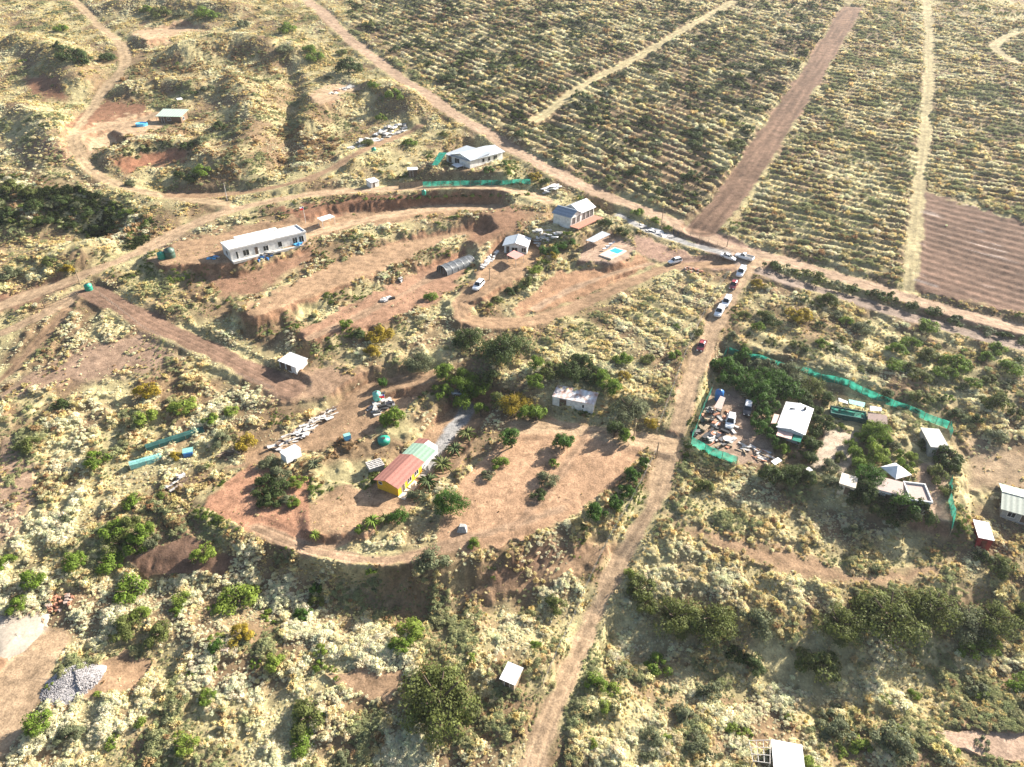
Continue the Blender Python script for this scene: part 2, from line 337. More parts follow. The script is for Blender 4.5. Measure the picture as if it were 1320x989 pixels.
for i, r in enumerate(ROADS):
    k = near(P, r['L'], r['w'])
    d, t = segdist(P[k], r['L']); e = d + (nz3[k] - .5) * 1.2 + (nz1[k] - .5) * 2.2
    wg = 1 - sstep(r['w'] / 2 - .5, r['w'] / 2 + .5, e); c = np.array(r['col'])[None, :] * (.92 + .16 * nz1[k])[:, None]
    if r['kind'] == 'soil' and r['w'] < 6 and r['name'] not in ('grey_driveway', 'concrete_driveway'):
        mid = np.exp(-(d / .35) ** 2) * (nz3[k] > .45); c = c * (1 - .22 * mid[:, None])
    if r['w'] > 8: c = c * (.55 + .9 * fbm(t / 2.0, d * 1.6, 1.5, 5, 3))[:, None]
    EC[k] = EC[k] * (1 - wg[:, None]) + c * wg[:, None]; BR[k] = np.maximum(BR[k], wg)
    s = wg > np.maximum(RW[k], .5); RW[k[s]] = wg[s]; RIDX[k[s]] = i
hum = fbm(P[:, 0], P[:, 1], 3.1, 15, 2); RDM = np.ones(len(P))
for r in ROADS:
    k = near(P, r['L'], r['w'] + 2); d, t = segdist(P[k], r['L']); RDM[k] = np.minimum(RDM[k], sstep(r['w'] / 2 + .2, r['w'] / 2 + 2.2, d))
GZ += (.65 - .45 * sstep(150, 230, P[:, 1])) * (sstep(.35, .7, hum) - .5) * (1 - sstep(.08, .45, BR)) * vis * (RAMP <= 0) * RDM
GZ += RAMP * (RID - .5) * (1 - np.clip(BR, 0, 1)) * (.3 + 1.2 * vnoise(P[:, 0] / 6, P[:, 1] / 6, 4)) + RAMP * (RID - .5) * 1.0 * pf_(PIX) * (.4 + 1.2 * nz1)
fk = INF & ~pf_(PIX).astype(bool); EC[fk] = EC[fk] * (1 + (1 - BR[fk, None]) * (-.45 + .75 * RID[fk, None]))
# pale streaks in the ploughed field, clods
GZ += (.16 * (nz3 - .5) + .3 * (fbm(P[:, 0], P[:, 1], 5, 12, 2) - .5)) * (1 - .8 * np.clip(RW, 0, 1)) * (1 - .6 * BR)
pf = inside(PIX, FIELDS[2][0]) & vis
st = sstep(.68, .8, vnoise(P[:, 0] / 14, ((P - FIELDS[2][1]) @ FIELDS[2][2]) / 1.1, 3)) * pf
st = st * sstep(.45, .6, nz1); EC = EC * (1 - .7 * st[:, None]) + np.array((.42, .34, .29)) * .7 * st[:, None]
gl = EC.mean(1, keepdims=True); EC = EC + .04 * (gl * np.array((1.05, 1., .9)) - EC)
GZ2 = GZ.reshape(NR, NC)
sx_ = np.gradient(GZ2, axis=1) / np.gradient(GX, axis=1); sy_ = np.gradient(GZ2, axis=0) / np.gradient(GY, axis=0); STEEP = (sstep(.38, .8, np.hypot(sx_, sy_)).ravel() * vis)
GZ += STEEP * (1.1 * (fbm(P[:, 0], P[:, 1], 2.6, 7, 3) - .5) + .5 * (vnoise(P[:, 0] / .7, P[:, 1] / 2.5, 2) - .5))
bk = (STEEP * BR)[:, None] * .7; EC = EC * (1 - bk) + np.array((.2, .105, .062)) * (.7 + .6 * nz3[:, None]) * bk
GZ2 = GZ.reshape(NR, NC)

def hgt(x, y):
    j = int(np.searchsorted(ys, y)) - 1; j = min(max(j, 0), NR - 2); fy = (y - ys[j]) / (ys[j + 1] - ys[j])
    def row(jj):
        u = x / WY[jj]; i = int(np.searchsorted(us, u)) - 1; i = min(max(i, 0), NC - 2); f = (u - us[i]) / (us[i + 1] - us[i])
        return GZ2[jj, i] * (1 - f) + GZ2[jj, i + 1] * f
    return row(j) * (1 - fy) + row(j + 1) * fy
def G(px, py, off=0.0):
    d = rays([(px, py)])[0]; t = 70.0; pt = t
    while t < 900:
        z = CAMZ + d[2] * t
        if z < hgt(d[0] * t, d[1] * t) + off: break
        pt = t; t += 2.0
    a, b = pt, t
    for _ in range(16):
        c = (a + b) / 2
        if CAMZ + d[2] * c < hgt(d[0] * c, d[1] * c) + off: b = c
        else: a = c
    return Vector((d[0] * b, d[1] * b, CAMZ + d[2] * b))

# vertex normals of the whole sheet, shared by the pieces cut from it
T = np.stack([GX, GY, GZ2], -1)
du = np.gradient(T, axis=1); dv = np.gradient(T, axis=0); NV = np.cross(du, dv); NV /= np.linalg.norm(NV, axis=-1, keepdims=True); NV = NV.reshape(-1, 3)
idx = np.arange(NR * NC).reshape(NR, NC)
quads = np.stack([idx[:-1, :-1], idx[:-1, 1:], idx[1:, 1:], idx[1:, :-1]], -1).reshape(-1, 4)
fr = RIDX[quads].max(1)
pfq = pf[quads].all(1) & (fr < 0)
V3 = np.stack([P[:, 0], P[:, 1], GZ], 1)
def sheet(name, label, q):
    used, inv = np.unique(q, return_inverse=True); me = bpy.data.meshes.new(name)
    me.vertices.add(len(used)); me.vertices.foreach_set('co', V3[used].astype(np.float32).ravel())
    n = len(q); me.loops.add(n * 4); me.loops.foreach_set('vertex_index', inv.reshape(-1).astype(np.int32))
    me.polygons.add(n); me.polygons.foreach_set('loop_start', np.arange(0, n * 4, 4, dtype=np.int32))
    me.polygons.foreach_set('use_smooth', np.ones(n, bool)); me.update(calc_edges=True)
    at = me.attributes.new('earth', 'FLOAT_COLOR', 'POINT'); at.data.foreach_set('color', np.c_[EC[used], np.ones(len(used))].astype(np.float32).ravel())
    me.normals_split_custom_set_from_vertices(NV[used].tolist())
    me.materials.append(EARTH); o = bpy.data.objects.new(name, me); COL.objects.link(o)
    o['kind'] = 'structure'; o['label'] = label; return o
sheet('ground', 'dry reddish hillside soil under the pale scrub', quads[(fr < 0) & ~pfq])
sheet('ploughed_field', 'bare mauve brown ploughed field with pale furrows', quads[pfq])
for i, r in enumerate(ROADS):
    q = quads[fr == i]
    if len(q): sheet(r['name'], r['label'], q)

# ------------------------------------------------------------------ scrub: density and mix by zone
PAL = dict(w=(.82, .78, .55), c=(.80, .71, .43), g=(.70, .58, .29), b=(.38, .255, .135), s=(.38, .39, .20), n=(.15, .2, .05), d=(.05, .065, .025))
KEYS = 'wcgbsnd'
ZN = []
def zone(pxp, dens, mix, size=(.4, .75), patch=.5):
    ZN.append((np.asarray(pxp, float), dens, [mix.get(k, 0) for k in KEYS], size, patch))
zone([(-200, -100), (480, -100), (560, 115), (640, 182), (540, 200), (300, 262), (180, 312), (-200, 330)], 1.15, dict(g=.44, c=.36, b=.08, s=.12), (.3, .62), .35)
zone([(-200, 120), (90, 140), (110, 215), (160, 250), (280, 268), (100, 260), (-200, 215)], .7, dict(w=.4, c=.35, g=.1, s=.15), (.5, 1.0), .5)
zone([(150, 80), (260, 60), (370, 80), (350, 220), (240, 230), (150, 200)], .7, dict(g=.3, c=.2, b=.3, s=.2), (.4, .8), .5)
zone([(330, 180), (450, 130), (470, 150), (420, 210), (250, 245), (270, 200)], .9, dict(b=.5, g=.2, s=.3), (.5, .9), .3)  # knoll slope turned from the sun: brown mix stands for its shade
zone([(118, 195), (160, 180), (250, 172), (275, 200), (150, 222)], .9, dict(b=.4, d=.15, s=.3, g=.15), (.5, .9), .3)  # bank below the hut: dark and brown mix paints its shade
zone([(190, 78), (265, 52), (345, 66), (370, 110), (300, 110), (200, 100)], .9, dict(b=.45, g=.4, s=.15), (.4, .8), .2)  # ridge flank: shading painted in as brown scrub
zone([(-200, 215), (60, 226), (130, 255), (205, 285), (185, 325), (90, 300), (-200, 290)], 1.0, dict(n=.2, d=.3, s=.2, b=.22, w=.08), (.7, 1.3), .25)
zone([(-200, 288), (60, 290), (150, 320), (130, 345), (0, 390), (-200, 430)], .75, dict(g=.45, c=.35, b=.1, s=.1), (.45, .9), .5)
zone([(-100, 395), (110, 378), (330, 490), (330, 520), (120, 520), (-100, 560)], .5, dict(w=.42, c=.3, g=.1, b=.05, s=.13), (.4, .8), .65)
zone([(130, 370), (200, 350), (300, 430), (370, 470), (330, 476), (230, 425)], .95, dict(c=.5, g=.35, s=.15), (.4, .8), .3)
zone([(-100, 520), (120, 470), (330, 450), (360, 520), (290, 570), (200, 640), (160, 720), (-100, 750)], .85, dict(w=.3, c=.28, g=.2, b=.12, s=.1), (.45, .9), .45)
zone([(180, 640), (300, 690), (430, 728), (620, 762), (690, 760), (600, 790), (400, 775), (180, 705)], 1.3, dict(b=.17, g=.3, c=.3, s=.23), (.45, .85), .25)
zone([(-100, 735), (180, 715), (400, 765), (600, 790), (760, 735), (680, 1080), (-100, 1080)], 1.25, dict(w=.46, c=.26, g=.14, b=.04, s=.1), (.45, .85), .4)
zone([(690, 1080), (735, 870), (800, 745), (900, 860), (1050, 890), (1340, 850), (1340, 1080)], 1.25, dict(c=.34, w=.28, g=.16, s=.19, b=.03), (.45, .85), .3)
zone([(845, 610), (890, 590), (960, 605), (1230, 700), (1340, 620), (1340, 850), (1050, 890), (900, 860), (800, 750)], 1.1, dict(c=.4, w=.1, g=.28, b=.08, s=.14), (.42, .8), .45)
zone([(300, 560), (480, 520), (530, 560), (470, 620), (390, 620)], .5, dict(w=.3, c=.3, b=.2, g=.2), (.4, .8), .6)
zone([(580, 430), (700, 420), (850, 362), (935, 368), (905, 450), (865, 565), (800, 520), (600, 480)], 1.1, dict(c=.52, g=.26, w=.06, s=.16), (.45, .9), .4)
zone([(380, 430), (480, 425), (580, 400), (640, 430), (560, 480), (420, 470)], .9, dict(w=.4, c=.3, s=.2, g=.1), (.5, 1.), .5)
zone([(450, -60), (1130, -60), (1085, 20), (905, 285), (840, 262), (700, 205), (560, 108), (450, 30)], .62, dict(g=.12, c=.26, b=.14, s=.32, n=.1, d=.06), (.5, 1.2), .4)
zone([(420, 20), (450, 35), (560, 108), (700, 205), (850, 268), (700, 225), (560, 135)], 1.0, dict(s=.45, c=.35, g=.2), (.5, .95), .2)
zone([(1112, 10), (1340, 30), (1340, 290), (1192, 240), (1176, 375), (945, 302)], .85, dict(c=.36, g=.2, s=.34, b=.1), (.5, 1.05), .3)
zone([(960, 360), (1340, 450), (1340, 610), (1230, 555), (1100, 490), (935, 440)], .85, dict(g=.3, c=.4, s=.2, b=.1), (.45, .9), .5)
zone([(1240, 560), (1340, 590), (1340, 640), (1240, 640)], .4, dict(c=.5, g=.4, b=.1), (.3, .6), .6)
zone([(560, 690), (655, 555), (845, 560), (780, 640), (690, 690)], .05, dict(g=.5, b=.5), (.25, .4), .5)
zone([(640, 255), (700, 262), (690, 300), (600, 340), (560, 320), (600, 285)], .35, dict(b=.4, c=.25, g=.2, s=.15), (.4, .8), .7)
zone([(250, 352), (400, 300), (600, 275), (700, 262), (690, 300), (610, 345), (560, 400), (430, 450), (300, 430)], .8, dict(s=.34, w=.2, n=.1, b=.22, g=.14), (.4, .85), .5)
zone([(930, 445), (1060, 482), (1228, 548), (1230, 690), (1060, 630), (900, 580)], .3, dict(s=.4, c=.3, n=.1, w=.2), (.4, .7), .7)
zone([(1150, 515), (1215, 545), (1200, 565), (1150, 555)], 1., dict(c=.5, s=.4, w=.1), (.5, .9), .3)
NP = len(P)
DEN = np.where(vis, .6, 0.0); MIX = np.tile(np.array([.12, .32, .34, .08, .12, .02, 0.0]), (NP, 1)); SZ = np.tile(np.array([.42, .85]), (NP, 1)); PAT = np.full(NP, .5)
for pxp, dens, mix, size, patch in ZN:
    k = near(PIX, pxp, 2); k = k[vis[k]]; k = k[inside(WARP[k] if patch > .25 else PIX[k], pxp)]
    DEN[k] = dens; MIX[k] = mix; SZ[k] = size; PAT[k] = patch
patchn = fbm(P[:, 0], P[:, 1], 6.5, 13, 3)
NEARK = 2.1 + 1.4 * sstep(170, 90, P[:, 1])
DEN *= 2.0 * NEARK * (.5 + .75 * sstep(.3, .5, hum)) * np.clip(1 - PAT * 1.5 * (1 - sstep(.36, .47, patchn)), 0, 1)
DEN *= np.clip(1 - 1.25 * BR, 0, 1)
LIT = .8 * BR * (RW < .05) * sstep(.4, .6, nz1); DEN += LIT; tiny = LIT > .5 * DEN; SZ[tiny] = (.1, .34)
DEN[pf] *= .1
DEN[INF] *= (1 - RS[INF]) + RS[INF] * (.06 + 2.1 * RID[INF] ** 2.6)
# area of each vertex cell
ar = (np.gradient(GX, axis=1) * np.gradient(GY, axis=0)).ravel()
lam = DEN * ar
cnt = rng.poisson(lam); src = np.repeat(np.arange(NP), cnt)
# keep only points inside the frame with a margin
jx = rng.random(len(src)) - .5; jy = rng.random(len(src)) - .5
dX = np.gradient(GX, axis=1).ravel()[src]; dY = np.gradient(GY, axis=0).ravel()[src]
gzx = np.gradient(GZ2, axis=1).ravel()[src]; gzy = np.gradient(GZ2, axis=0).ravel()[src]
SX = P[src, 0] + jx * dX; SY = P[src, 1] + jy * dY; SZZ = GZ[src] + jx * gzx + jy * gzy
cum = np.cumsum(MIX[src] / MIX[src].sum(1, keepdims=True), 1)
# patches of one kind hold together: a smooth field picks the kind, jittered
pick = np.clip((fbm(SX, SY, 7, 10, 2) - .5) * 2.6 + .5 + (rng.random(len(src)) - .5) * .7, 0, .9999)
TY = (pick[:, None] > cum).sum(1).clip(0, 6)
tint = np.array([PAL[k] for k in KEYS])[TY] * (.75 + .5 * rng.random((len(src), 1))) * (1 + .1 * (rng.random((len(src), 3)) - .5))
nk_ = NEARK[src]; SZ[:] = SZ
size = SZ[src, 0] + (SZ[src, 1] - SZ[src, 0]) * rng.random(len(src)) ** 1.6
size = size / np.sqrt(nk_) ** .8 * np.where(SY > 130, .82, .92) * (.62 + .62 * sstep(.35, .68, hum[src])) * (.55 + .45 * RDM[src]) * np.exp(.28 * rng.normal(size=len(src)))
print('scrub points', len(src))

def leaf_cloud(seed, n, lobes=7, leaf=.16, flat=.8, up=.35, inner=.25, spread_=.62, lr=(.3, .18)):
    """leaf-sized faces spread over a cluster of lobes of unit size"""
    r = np.random.default_rng(seed); vs = []; fs = []
    cen = []
    for i in range(lobes):
        a = r.random() * 6.283; q = math.sqrt(r.random()) * spread_; zz = (.25 + .55 * r.random()) * flat * (1.1 - q * .8)
        cen.append((q * math.cos(a), q * math.sin(a), zz, lr[0] + lr[1] * r.random()))
    for i in range(n):
        cx, cy, cz, cr = cen[r.integers(lobes)]
        d = r.normal(size=3); d /= np.linalg.norm(d); d[2] = abs(d[2]) * .9 + d[2] * .1 if r.random() < .75 else d[2]
        rad = cr * (1 - inner * r.random()); c = np.array((cx, cy, cz)) + d * rad * np.array((1, 1, flat))
        if c[2] < .02: c[2] = .02 + .1 * r.random()
        nn = d + r.normal(size=3) * .38 + np.array((0, 0, up)); nn /= np.linalg.norm(nn)
        t = np.cross(nn, r.normal(size=3)); t /= np.linalg.norm(t); b = np.cross(nn, t); s = leaf * (.55 + .8 * r.random())
        k = len(vs)
        vs += [tuple(c + t * s * .5), tuple(c + b * s * .38), tuple(c - t * s * .5), tuple(c - b * s * .38)]; fs.append((k, k + 1, k + 2, k + 3))
    return vs, fs
def tuft(seed, n=46):
    r = np.random.default_rng(seed); vs = []; fs = []
    for i in range(n):
        a = r.random() * 6.283; q = .75 * math.sqrt(r.random()); bx, by = q * math.cos(a) * .8, q * math.sin(a) * .8; a2 = a + r.normal() * .8
        h = .5 + .45 * r.random(); ln = .3 + .35 * r.random(); wd = .07 + .07 * r.random(); k = len(vs)
        sx, sy = -math.sin(a2) * wd, math.cos(a2) * wd
        tx, ty = bx + math.cos(a2) * ln, by + math.sin(a2) * ln
        mx_, my_ = bx + math.cos(a2) * ln * .4, by + math.sin(a2) * ln * .4
        vs += [(bx - sx, by - sy, -.05), (bx + sx, by + sy, -.05), (mx_ + sx, my_ + sy, h), (mx_ - sx, my_ - sy, h), (tx, ty, h * .75)]
        fs += [(k, k + 1, k + 2, k + 3), (k + 3, k + 2, k + 4)]
    return vs, fs
def mesh(name, vs, fs, ma=None):
    me = bpy.data.meshes.new(name); me.from_pydata([tuple(map(float, v)) for v in vs], [], fs); me.update()
    if ma: me.materials.append(ma)
    return me

def clump_material(name, trans):
    m = bpy.data.materials.new(name); m.use_nodes = True; t = m.node_tree; N = t.nodes; L = t.links
    N.remove(N['Principled BSDF'])
    at = N.new('ShaderNodeAttribute'); at.attribute_type = 'INSTANCER'; at.attribute_name = 'tint'
    tc = N.new('ShaderNodeTexCoord'); nz = N.new('ShaderNodeTexNoise'); nz.inputs['Scale'].default_value = 4; L.new(tc.outputs['Object'], nz.inputs['Vector'])
    mr = N.new('ShaderNodeMapRange'); mr.inputs[1].default_value = .3; mr.inputs[2].default_value = .7; mr.inputs[3].default_value = .7; mr.inputs[4].default_value = 1.2
    L.new(nz.outputs[0], mr.inputs[0])
    v = N.new('ShaderNodeVectorMath'); v.operation = 'SCALE'; L.new(at.outputs['Color'], v.inputs[0]); L.new(mr.outputs[0], v.inputs['Scale'])
    d = N.new('ShaderNodeBsdfDiffuse'); tr = N.new('ShaderNodeBsdfTranslucent'); ms = N.new('ShaderNodeMixShader'); ms.inputs[0].default_value = trans
    L.new(v.outputs[0], d.inputs[0]); L.new(v.outputs[0], tr.inputs[0]); L.new(d.outputs[0], ms.inputs[1]); L.new(tr.outputs[0], ms.inputs[2])
    L.new(ms.outputs[0], N['Material Output'].inputs[0]); return m
CLUMP = clump_material('scrub_leaf', .42)
SRC = {}
def sources(key, builders):
    c = bpy.data.collections.new(key)
    for i, (vs, fs) in enumerate(builders):
        o = bpy.data.objects.new(f'{key}_{i:02d}', mesh(f'{key}_{i:02d}', vs, fs, CLUMP)); c.objects.link(o)
    SRC[key] = c
sources('scrub_dome', [leaf_cloud(20 + i, 260, 9 + i % 4, .2, .75, .35, .2) for i in range(6)])
sources('grass_tuft', [tuft(40 + i) for i in range(2)] + [leaf_cloud(60 + i, 200, 13, .2, .5, .5, .2) for i in range(5)])
def scatter(name, label, cat, key, sel):
    n = len(sel); me = bpy.data.meshes.new(name); me.vertices.add(n)
    me.vertices.foreach_set('co', np.stack([SX[sel], SY[sel], SZZ[sel] - .03], 1).astype(np.float32).ravel())
    a = me.attributes.new('tint', 'FLOAT_COLOR', 'POINT'); a.data.foreach_set('color', np.c_[tint[sel], np.ones(n)].astype(np.float32).ravel())
    a = me.attributes.new('turn', 'FLOAT_VECTOR', 'POINT'); a.data.foreach_set('vector', np.stack([(rng.random(n) - .5) * .5, (rng.random(n) - .5) * .5, rng.random(n) * 6.28], 1).astype(np.float32).ravel())
    s = size[sel]; a = me.attributes.new('grow', 'FLOAT_VECTOR', 'POINT'); a.data.foreach_set('vector', np.stack([s * (.85 + .4 * rng.random(n)), s * (.85 + .4 * rng.random(n)), s * (.8 + .5 * rng.random(n))], 1).astype(np.float32).ravel())
    o = bpy.data.objects.new(name, me); COL.objects.link(o); o['kind'] = 'stuff'; o['label'] = label; o['category'] = cat
    g = bpy.data.node_groups.new(name + '_spread', 'GeometryNodeTree')
    g.interface.new_socket('Geometry', in_out='INPUT', socket_type='NodeSocketGeometry'); g.interface.new_socket('Geometry', in_out='OUTPUT', socket_type='NodeSocketGeometry')
    N = g.nodes; L = g.links; gi = N.new('NodeGroupInput'); go = N.new('NodeGroupOutput')
    mp = N.new('GeometryNodeMeshToPoints'); ip = N.new('GeometryNodeInstanceOnPoints'); ci = N.new('GeometryNodeCollectionInfo')
    ci.inputs['Collection'].default_value = SRC[key]; ci.inputs['Separate Children'].default_value = True; ci.inputs['Reset Children'].default_value = True
    ip.inputs['Pick Instance'].default_value = True
    L.new(gi.outputs[0], mp.inputs[0]); L.new(mp.outputs[0], ip.inputs['Points']); L.new(ci.outputs[0], ip.inputs['Instance'])
    for nm, sock in (('turn', 'Rotation'), ('grow', 'Scale')):
        na = N.new('GeometryNodeInputNamedAttribute'); na.data_type = 'FLOAT_VECTOR'; na.inputs[0].default_value = nm; L.new(na.outputs[0], ip.inputs[sock])
    rv = N.new('FunctionNodeRandomValue'); rv.data_type = 'INT'; rv.inputs[4].default_value = 0; rv.inputs[5].default_value = len(SRC[key].objects) - 1
    L.new(rv.outputs[2], ip.inputs['Instance Index']); L.new(ip.outputs[0], go.inputs[0])
    md = o.modifiers.new('spread', 'NODES'); md.node_group = g
    return o
scatter('pale_scrub', 'cream and silvery low scrub covering the slopes', 'scrub', 'scrub_dome', np.nonzero((TY == 0) | ((TY == 1) & (rng.random(len(TY)) < .6)))[0])
scatter('dry_grass', 'straw and golden dry grass tufts over the hillside', 'grass', 'grass_tuft', np.nonzero((TY == 2) | ((TY == 1) & (rng.random(len(TY)) < .4)))[0])
scatter('dry_brush', 'brown dead brush on the banks and rows', 'brush', 'grass_tuft', np.nonzero(TY == 3)[0])  # also carries the painted shade of the upper left slopes
scatter('green_scrub', 'grey green and dark low scrub between the rows and in hollows', 'scrub', 'scrub_dome', np.nonzero(TY >= 4)[0])

# ------------------------------------------------------------------ mesh builder and things
class MB:
    def __init__(s): s.v = []; s.f = []
    def quad(s, *p):
        k = len(s.v); s.v += [tuple(q) for q in p]; s.f.append(tuple(range(k, k + len(p)))); return s
    def hexa(s, b, t):
        """four bottom and four top corners, counter-clockwise seen from above"""
        k = len(s.v); s.v += [tuple(q) for q in b] + [tuple(q) for q in t]
        s.f += [(k + 3, k + 2, k + 1, k), (k + 4, k + 5, k + 6, k + 7)] + [(k + i, k + (i + 1) % 4, k + 4 + (i + 1) % 4, k + 4 + i) for i in range(4)]; return s
    def box(s, x0, x1, y0, y1, z0, z1):
        return s.hexa([(x0, y0, z0), (x1, y0, z0), (x1, y1, z0), (x0, y1, z0)], [(x0, y0, z1), (x1, y0, z1), (x1, y1, z1), (x0, y1, z1)])
    def slab(s, p, th):
        return s.hexa([(q[0], q[1], q[2] - th) for q in p], p)
    def prism(s, poly, axis, a, b):
        """a polygon in (u, z) swept along the other horizontal axis; counter-clockwise for axis y"""
        k = len(s.v); n = len(poly)
        if axis == 'y': s.v += [(u, a, z) for u, z in poly] + [(u, b, z) for u, z in poly]
        else: s.v += [(b, u, z) for u, z in poly] + [(a, u, z) for u, z in poly]
        s.f.append(tuple(range(k, k + n))); s.f.append(tuple(range(k + 2 * n - 1, k + n - 1, -1)))
        s.f += [(k + (i + 1) % n, k + i, k + n + i, k + n + (i + 1) % n) for i in range(n)]; return s
    def tube(s, p, q, r, r2=None, n=8):
        p = Vector(p); q = Vector(q); d = (q - p).normalized(); a = d.orthogonal().normalized(); b = d.cross(a); r2 = r if r2 is None else r2; k = len(s.v)
        for c, rr in ((p, r), (q, r2)):
            for i in range(n):
                t = 2 * math.pi * i / n; s.v.append(tuple(c + (a * math.cos(t) + b * math.sin(t)) * rr))
        s.f += [(k + i, k + (i + 1) % n, k + n + (i + 1) % n, k + n + i) for i in range(n)] + [tuple(range(k + n - 1, k - 1, -1)), tuple(range(k + n, k + 2 * n))]; return s
    def lathe(s, prof, n=16, cx=0, cy=0):
        k = len(s.v)
        for r, z in prof:
            for i in range(n):
                t = 2 * math.pi * i / n; s.v.append((cx + r * math.cos(t), cy + r * math.sin(t), z))
        for j in range(len(prof) - 1):
            s.f += [(k + j * n + i, k + j * n + (i + 1) % n, k + (j + 1) * n + (i + 1) % n, k + (j + 1) * n + i) for i in range(n)]
        s.f.append(tuple(range(k + (len(prof) - 1) * n, k + len(prof) * n))); return s
    def build(s, name, ma, parent=None, smooth=False):
        o = bpy.data.objects.new(name, mesh(name, s.v, s.f, M[ma] if isinstance(ma, str) else ma)); COL.objects.link(o)
        if smooth: o.data.polygons.foreach_set('use_smooth', [True] * len(o.data.polygons))
        if parent: o.parent = parent
        return o
def tag(o, label, cat, group=None):
    o['label'] = label; o['category'] = cat
    if group: o['group'] = group
    return o
def thing(name, label, cat, loc, rz=0.0, group=None):
    o = bpy.data.objects.new(name, None); COL.objects.link(o); o.location = loc; o.rotation_euler = (0, 0, rz); o.empty_display_size = .5
    return tag(o, label, cat, group)
def edge(A, B, off=0.0):
    a = G(*A, off); b = G(*B, off); d = b - a; z = (a.z + b.z) / 2 - off
    return Vector((a.x, a.y, z)), math.hypot(d.x, d.y), math.atan2(d.y, d.x)

mm('white_wall', (.70, .69, .66), var=.18, scale=1.2); mm('white_roof', (.70, .71, .72), .45, .16, .7, wave='X'); mm('white_roof_y', (.68, .69, .70), .5, .16, .7, wave='Y')
mm('cream_wall', (.62, .54, .42), var=.15); mm('yellow_wall', (.72, .40, .03), var=.12); mm('grey_roof', (.42, .46, .50), .45, .12, wave='X'); mm('grey_roof_y', (.40, .46, .52), .45, .12, wave='Y')
mm('pale_blue_roof', (.50, .55, .60), .5, .12, wave='X'); mm('blue_roof', (.25, .31, .38), .5, .15, wave='Y'); mm('red_roof', (.33, .15, .12), .7, .14, wave='X'); mm('green_roof', (.30, .45, .34), .6, .12, wave='X'); mm('mint_roof', (.46, .58, .46), .6, .1, wave='X'); mm('pale_green_roof', (.2, .32, .23), .6, .1, wave='X')
mm('rust_roof', (.66, .66, .66), .7, .2, .8, wave='X', stain=(.42, .24, .18)); mm('mauve_roof', (.40, .31, .28), .85, .1); mm('brown_wall', (.20, .13, .08), var=.25); mm('brown_roof', (.22, .16, .14), .8, .15)
mm('grey_wall', (.36, .36, .34), var=.2); mm('sage_roof', (.33, .37, .31), .6, .12, wave='X'); mm('timber', (.34, .26, .18), var=.35, scale=6); mm('weathered', (.50, .47, .44), var=.35, scale=5); mm('dark_timber', (.13, .09, .065), var=.3)
mm('glass', (.02, .025, .03), .08, .1); mm('concrete', (.48, .46, .43), var=.15); mm('pale_concrete', (.66, .58, .48), var=.12); mm('deck', (.42, .20, .14), .7, .2); mm('pink_deck', (.62, .42, .36), .8, .12)
mm('teal_net', (.03, .31, .22), .7, .45, .9, trans=.45); mm('shade_net', (.04, .31, .225), .8, .5, .8, trans=.45, holes=.17); mm('dark_net', (.03, .10, .09), .8, .2, trans=.1); mm('pale_teal', (.25, .55, .50), .6, .2, trans=.2); mm('black_film', (.06, .065, .07), .35, .5, 1.2, stain=(.16, .17, .18)); mm('pool_water', (.02, .33, .62), .05, .1); mm('green_pad', (.35, .60, .28), .8, .1)
mm('blue_plastic', (.03, .16, .45), .4, .15); mm('sky_plastic', (.10, .42, .70), .4, .15); mm('tank_green', (.02, .28, .19), .45, .15); mm('tank_dark', (.05, .10, .075), .5, .2); mm('tank_teal', (.16, .52, .42), .5, .15); mm('steel', (.6, .6, .6), .4, .1, metal=.6); mm('dark_steel', (.05, .05, .05), .5, .2)
mm('tarp_pink', (.62, .30, .26), .7, .12, trans=.1); mm('tarp_white', (.74, .73, .72), .6, .12, 1.2); mm('red_paint', (.36, .03, .03), .5, .2); mm('rubble', (.60, .56, .52), .9, .3, 4); mm('rubble_red', (.45, .22, .14), .9, .3); mm('stone', (.40, .30, .25), .9, .3); mm('sand', (.36, .31, .25), .9, .15); mm('gravel', (.34, .32, .32), .9, .5, 5)
mm('car_white', (.78, .79, .80), .25, .03, coat=.6); mm('car_maroon', (.16, .02, .025), .25, .05, coat=.6); mm('car_red', (.42, .07, .07), .25, .05, coat=.6); mm('car_silver', (.42, .47, .52), .3, .04, coat=.5, metal=.3); mm('car_dark', (.03, .03, .035), .3, .05, coat=.5)
mm('tyre', (.015, .015, .015), .9, .1); mm('rim', (.5, .5, .5), .35, .05, metal=.7); mm('lamp_glass', (.7, .7, .68), .1, .02); mm('lamp_red', (.4, .01, .01), .2, .05)
mm('flag_red', (.62, .02, .03), .8, .05, trans=.2); mm('flag_white', (.8, .8, .8), .8, .03, trans=.2); mm('flag_blue', (.02, .06, .3), .8, .05, trans=.2)
mm('bark', (.12, .085, .06), .9, .3); mm('wire', (.25, .24, .22), .6, .1)
LEAF = dict(b=(.16, .24, .03), o=(.145, .17, .045), d=(.075, .11, .03), g=(.18, .2, .105), y=(.36, .27, .03), l=(.22, .29, .045), m=(.07, .15, .02))
for k, c in LEAF.items(): mm('leaf_' + k, c, .7, .4, 2.6, trans=.38)

